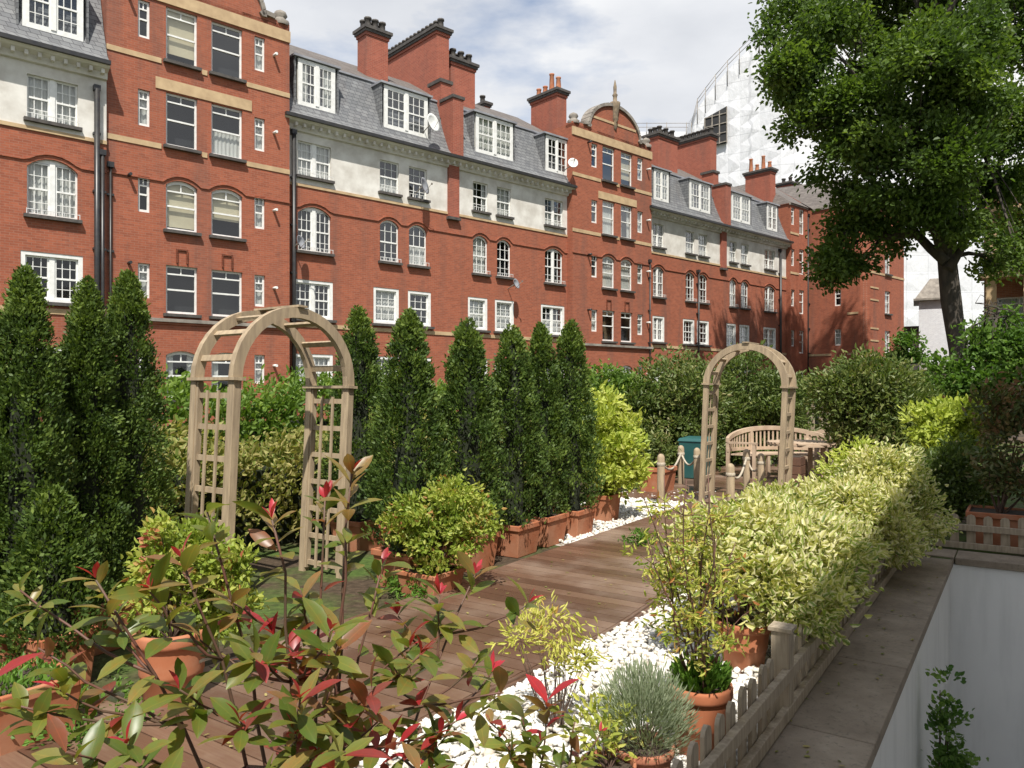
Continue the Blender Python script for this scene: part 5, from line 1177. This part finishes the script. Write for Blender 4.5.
for (px, py) in ((692, 132), (698, 108), (706, 97), (716, 84), (728, 70), (740, 58), (760, 39), (781, 19)):
    t = 92-.06*(px-692); HH.append(CH+(HY-py)*t/F); arc.append(((px-CX)/F*t, t))
arc += [(arc[-1][0]+5, arc[-1][1]-.5), (62., arc[-1][1]-1.)]; HH += [HH[-1]+3, HH[-1]+3]
sc = wrapped('sheeted_scaffold', arc, HH, 'tall building wrapped in white scaffold sheeting rising behind the brick block')
wrapped('sheeted_scaffold', [(14.5, 96.), (24.5, 96.)], 34.2, 'lower white sheeted scaffold behind the second row of chimneys')
# opening in the sheeting with dark windows
i0 = 3; f0 = Vector((arc[i0][0], arc[i0][1], 0)); f1_ = Vector((arc[i0+1][0], arc[i0+1][1], 0)); sc0 = Vector((arc[0][0], arc[0][1], 0)); dd = (f1_-f0).normalized(); nn = Vector((dd.y, -dd.x, 0))
mb = MB()
def q3(u, z, o_): P_ = f0+dd*u+nn*o_-sc0; return (P_.x, P_.y, z)
La = (f1_-f0).length; zt_ = CH+(HY-118)*f0.y/F; zb_ = CH+(HY-146)*f0.y/F
mb.hexa([q3(-1.2, zb_, .3), q3(La, zb_, .3), q3(La, zb_, .5), q3(-1.2, zb_, .5), q3(-1.2, zt_, .3), q3(La, zt_+1., .3), q3(La, zt_+1., .5), q3(-1.2, zt_, .5)], 0)
for k in range(4):
    u = -1.2+(La+1.2)*k/3; mb.bar(q3(u, zb_, .55), q3(u, zt_+(k*.3), .55), .12, .12, 1)
for k in range(4): z = zb_+(zt_-zb_)*k/3; mb.bar(q3(-1.2, z, .55), q3(La, z+.2, .55), .1, .1, 1)
mb.build('exposed_window', [M['dark'], M['greystone']], sc)
# white painted lodge with stone cap
def lbox(root, name, m, x0, x1, y0, y1, z0, z1): mb = MB(); mb.box(x0, x1, y0, y1, z0, z1); return mb.build(name, m, root)
t = 62.; x0 = (919-CX)/F*t; x1 = (946-CX)/F*t; root = empty('white_building', (x0, t, 0), R(-28), 'white painted brick gable end with brown stone capping behind the tree trunk', 'building')
wb_ = brickmat('white_brick', (.72, .73, .74), (.66, .67, .69), (.58, .58, .6), stain=.1)
zt_ = CH+(HY-299)*t/F; lbox(root, 'wall', wb_, 0, x1-x0, 0, 4, 0, zt_)
mb = MB(); e = .3; mb.hexa([(-e, -e, zt_), (x1-x0+e, -e, zt_), (x1-x0+e, 4+e, zt_), (-e, 4+e, zt_), (.8, .8, zt_+1.7), (x1-x0-.6, .8, zt_+1.7), (x1-x0-.6, 3, zt_+1.7), (.8, 3, zt_+1.7)]); mb.box(-e-.1, x1-x0+e+.1, -e-.1, 4+e+.1, zt_-.15, zt_+.0)
mb.build('cap_roof', M['greystone'], root)
lbox(root, 'wing', wb_, x1-x0+.02, x1-x0+4, .6, 4, 0, zt_-3.5)
t = 64; x0 = (902-CX)/F*t; root = empty('low_building', (x0, t, 0), R(-29), 'low white walled building with dark eaves beside the brick wing', 'building')
lbox(root, 'wall', wb_, .6, 2.2, 0, 4, 0, CH+(HY-332)*t/F); lbox(root, 'roof', M['ledge'], -.2, 2.2, -.5, 4.5, CH+(HY-332)*t/F, CH+(HY-327)*t/F)
# stone gate pier and wall
t = 24; x0 = (921-CX)/F*t; root = empty('stone_wall', (x0, t, 0), 0, 'old brown stone wall with square pier beyond the lime yellow shrub', 'wall')
bs = brickmat('old_stone', (.19, .14, .10), (.13, .10, .075), (.08, .07, .06), .45, .2, .02)
lbox(root, 'pier', bs, 0, .9, 0, .8, 0, 2.3); lbox(root, 'pier_cap', M['greystone'], -.1, 1., -.1, .9, 2.3, 2.5); lbox(root, 'wall', bs, .9, 12, .2, .6, 0, 1.9)
# balconied flats on the right
t = 47.; x0 = (984-CX)/F*t; root = empty('balcony_flats', (x0, t, 0), R(-34), 'red brick and tan flats with glazed balconies at the right edge behind the tree', 'apartment building')
bb = brickmat('orange_brick', (.36, .15, .08), (.28, .11, .06), (.3, .2, .14)); tan = M['stone']
mb = MB(); ops = [(.5+2.6*i, 2.2+2.6*i, z, z+1.5, 0) for i in range(3) for z in (1., 3.9, 6.8)]
root.scale = (1.35, 1.35, 1.35)
f = Face(0, 0); wall(mb, f, 0, 8.5, 0, 10.2, ops, 0); mb.quad((0, 0, 0), (0, 6, 0), (0, 6, 10.2), (0, 0, 10.2)); mb.quad((0, 0, 10.2), (8.5, 0, 10.2), (8.5, 6, 10.2), (0, 6, 10.2)); mb.quad((0, .5, 0), (8.5, .5, 0), (8.5, .5, 10.2), (0, .5, 10.2))
mb.build('wall', bb, root)
for a_, b_, c_1, d_, r_ in ops: window(f, a_, b_, c_1, d_, 0, 'plain', 'window', .1, True, 'net', parent=root)
for z in (3.3, 6.2, 9.1):
    bal = lbox(root, 'balcony', tan, -.2, 8.6, -1.1, -.02, z, z+.22); mb = MB(); mb.box(-.15, 8.5, -1.06, -1.04, z+.25, z+1.1); mb.build('glass_panel', M['glass'], bal)
    mb = MB(); mb.box(-.2, 8.6, -1.1, -1.03, z+1.1, z+1.16); mb.build('handrail', M['greystone'], bal)
for x in (.1, 1.5, 4.2, 6.9): lbox(root, 'column', tan, x, x+.4, -.9, -.5, 0, 9.1)
# brick building the garden is seen from: beside and behind the viewpoint, it shades the coping and the light well
root = empty('neighbour_building', G(PA1, -14, -3.2), GZ, 'white painted building on the open side of the white light well, beside the viewpoint', 'building')
mb = MB(); HB = 8.05+3.2; ops = [(2+3*i, 3.3+3*i, z, z+1.6, 0) for i in range(9) for z in (4.2, 7.)]
class FN:                      # wall facing the garden
    d = (0, 1)
    @staticmethod
    def pt(s, o, z): return (o, s, z)
wall(mb, FN, 0, 27, 0, HB, ops, 0, reveal=.15); mb.box(.5, 8, 0, 27, 0, HB-.002); mb.quad((0, 0, 0), (.5, 0, 0), (.5, 0, HB), (0, 0, HB)); mb.quad((0, 27, 0), (.5, 27, 0), (.5, 27, HB), (0, 27, HB)); mb.quad((0, 0, HB), (.5, 0, HB), (.5, 27, HB), (0, 27, HB))
mb.build('wall', wm, root)
for a_, b_, c_1, d_, r_ in ops: window(FN, a_, b_, c_1, d_, 0, 'plain', 'window', .06, True, 'none', parent=root)

# ---- fallen leaves on the paving, decking and gravel
n = 260; P_ = []
for _ in range(n):
    k = random.random()
    P_.append(G(random.uniform(-.98, -.62), random.uniform(2.6, 8.8), .018) if k < .25 else G(random.uniform(-3.9, -2.6), random.uniform(1.5, 10.), .066) if k < .6 else G(random.uniform(-2.3, -1.1), random.uniform(2., 9.), .055))
P_ = np.array([tuple(x) for x in P_]); D_ = rng.normal(size=(n, 3))*[1, 1, .12]
tag(leafmesh('fallen_leaves', P_, D_, rng.uniform(.02, .045, n), rng.uniform(.01, .022, n), LM['tawny'], None, None, 'hex', fold=.1, roll=np.tile([[0, 0, 3.]], (n, 1))), 'dry fallen leaves and petals scattered on decking, gravel and coping', 'leaves', kind='stuff')
SKYX, SKYY, SKYZ = 0., 0., 0.
# ================================================================== camera, light, sky
cam = bpy.data.cameras.new('camera'); co_ = bpy.data.objects.new('camera', cam); link(co_)
co_.location = (0, 0, CH); co_.rotation_euler = (R(90), 0, 0)
cam.sensor_width = 36; cam.lens = F/1024*36; cam.shift_y = 5/1024; cam.clip_start = .05; cam.clip_end = 2000
SC.camera = co_
EL, AZT = 57., Vector((-.05, 1., 0)).normalized()       # light travels along AZT
L = bpy.data.lights.new('sun', 'SUN'); L.energy = 5.0; L.angle = R(.53); L.color = (1., .95, .87)
so = bpy.data.objects.new('sun', L); link(so)
dirv = Vector((AZT.x*math.cos(R(EL)), AZT.y*math.cos(R(EL)), -math.sin(R(EL))))
so.rotation_euler = dirv.to_track_quat('-Z', 'Y').to_euler(); so.location = (0, -20, 40)
w = bpy.data.worlds.new('World'); SC.world = w; w.use_nodes = True; nt = w.node_tree; nt.nodes.clear()
sky = N(nt, 'ShaderNodeTexSky', sky_type='NISHITA'); sky.sun_disc = False; sky.sun_elevation = R(EL)
sx, sy = -dirv.x, -dirv.y
sky.sun_rotation = math.atan2(sx, sy)
sky.air_density = 1.; sky.dust_density = .6; sky.ozone_density = 1.5
tc = N(nt, 'ShaderNodeTexCoord'); mp = N(nt, 'ShaderNodeMapping'); mp.inputs['Scale'].default_value = (1., 1., 2.6); mp.inputs['Location'].default_value = (SKYX, SKYY, SKYZ)
nt.links.new(tc.outputs['Generated'], mp.inputs[0])
n1 = N(nt, 'ShaderNodeTexNoise'); n1.inputs['Scale'].default_value = 2.1; n1.inputs['Detail'].default_value = 7; n1.inputs['Roughness'].default_value = .55; nt.links.new(mp.outputs[0], n1.inputs[0])
n2 = N(nt, 'ShaderNodeTexNoise'); n2.inputs['Scale'].default_value = 3.4; n2.inputs['Detail'].default_value = 6; nt.links.new(mp.outputs[0], n2.inputs[0])
cloudc = ramp(nt, n2.outputs['Fac'], [(.3, (4.9, 5.1, 5.5)), (.5, (6.0, 6.15, 6.45)), (.72, (7.4, 7.45, 7.5))])
sz = N(nt, 'ShaderNodeSeparateXYZ'); nt.links.new(tc.outputs['Generated'], sz.inputs[0])
cv_ = N(nt, 'ShaderNodeMath', operation='MULTIPLY'); nt.links.new(mrange(nt, n1.outputs['Fac'], .36, .50, 0., 1.), cv_.inputs[0]); nt.links.new(mrange(nt, sz.outputs[2],   .5, .8, 1., .65), cv_.inputs[1])
skyc = mixc(nt, cv_.outputs[0], mixc(nt, 1., sky.outputs[0], (1.15, 1.15, 1.15), 'MULTIPLY'), cloudc)
bg = N(nt, 'ShaderNodeBackground'); bg.inputs[1].default_value = .1; nt.links.new(skyc, bg.inputs[0])
wo = N(nt, 'ShaderNodeOutputWorld'); nt.links.new(bg.outputs[0], wo.inputs[0])
SC.view_settings.view_transform = 'Standard'; SC.view_settings.look = 'None'; SC.view_settings.exposure = .45; SC.view_settings.gamma = 1
SC.cycles.max_bounces = 6; SC.cycles.transparent_max_bounces = 8; SC.cycles.diffuse_bounces = 3; SC.cycles.glossy_bounces = 2; SC.cycles.transmission_bounces = 3
SC.cycles.use_denoising = True
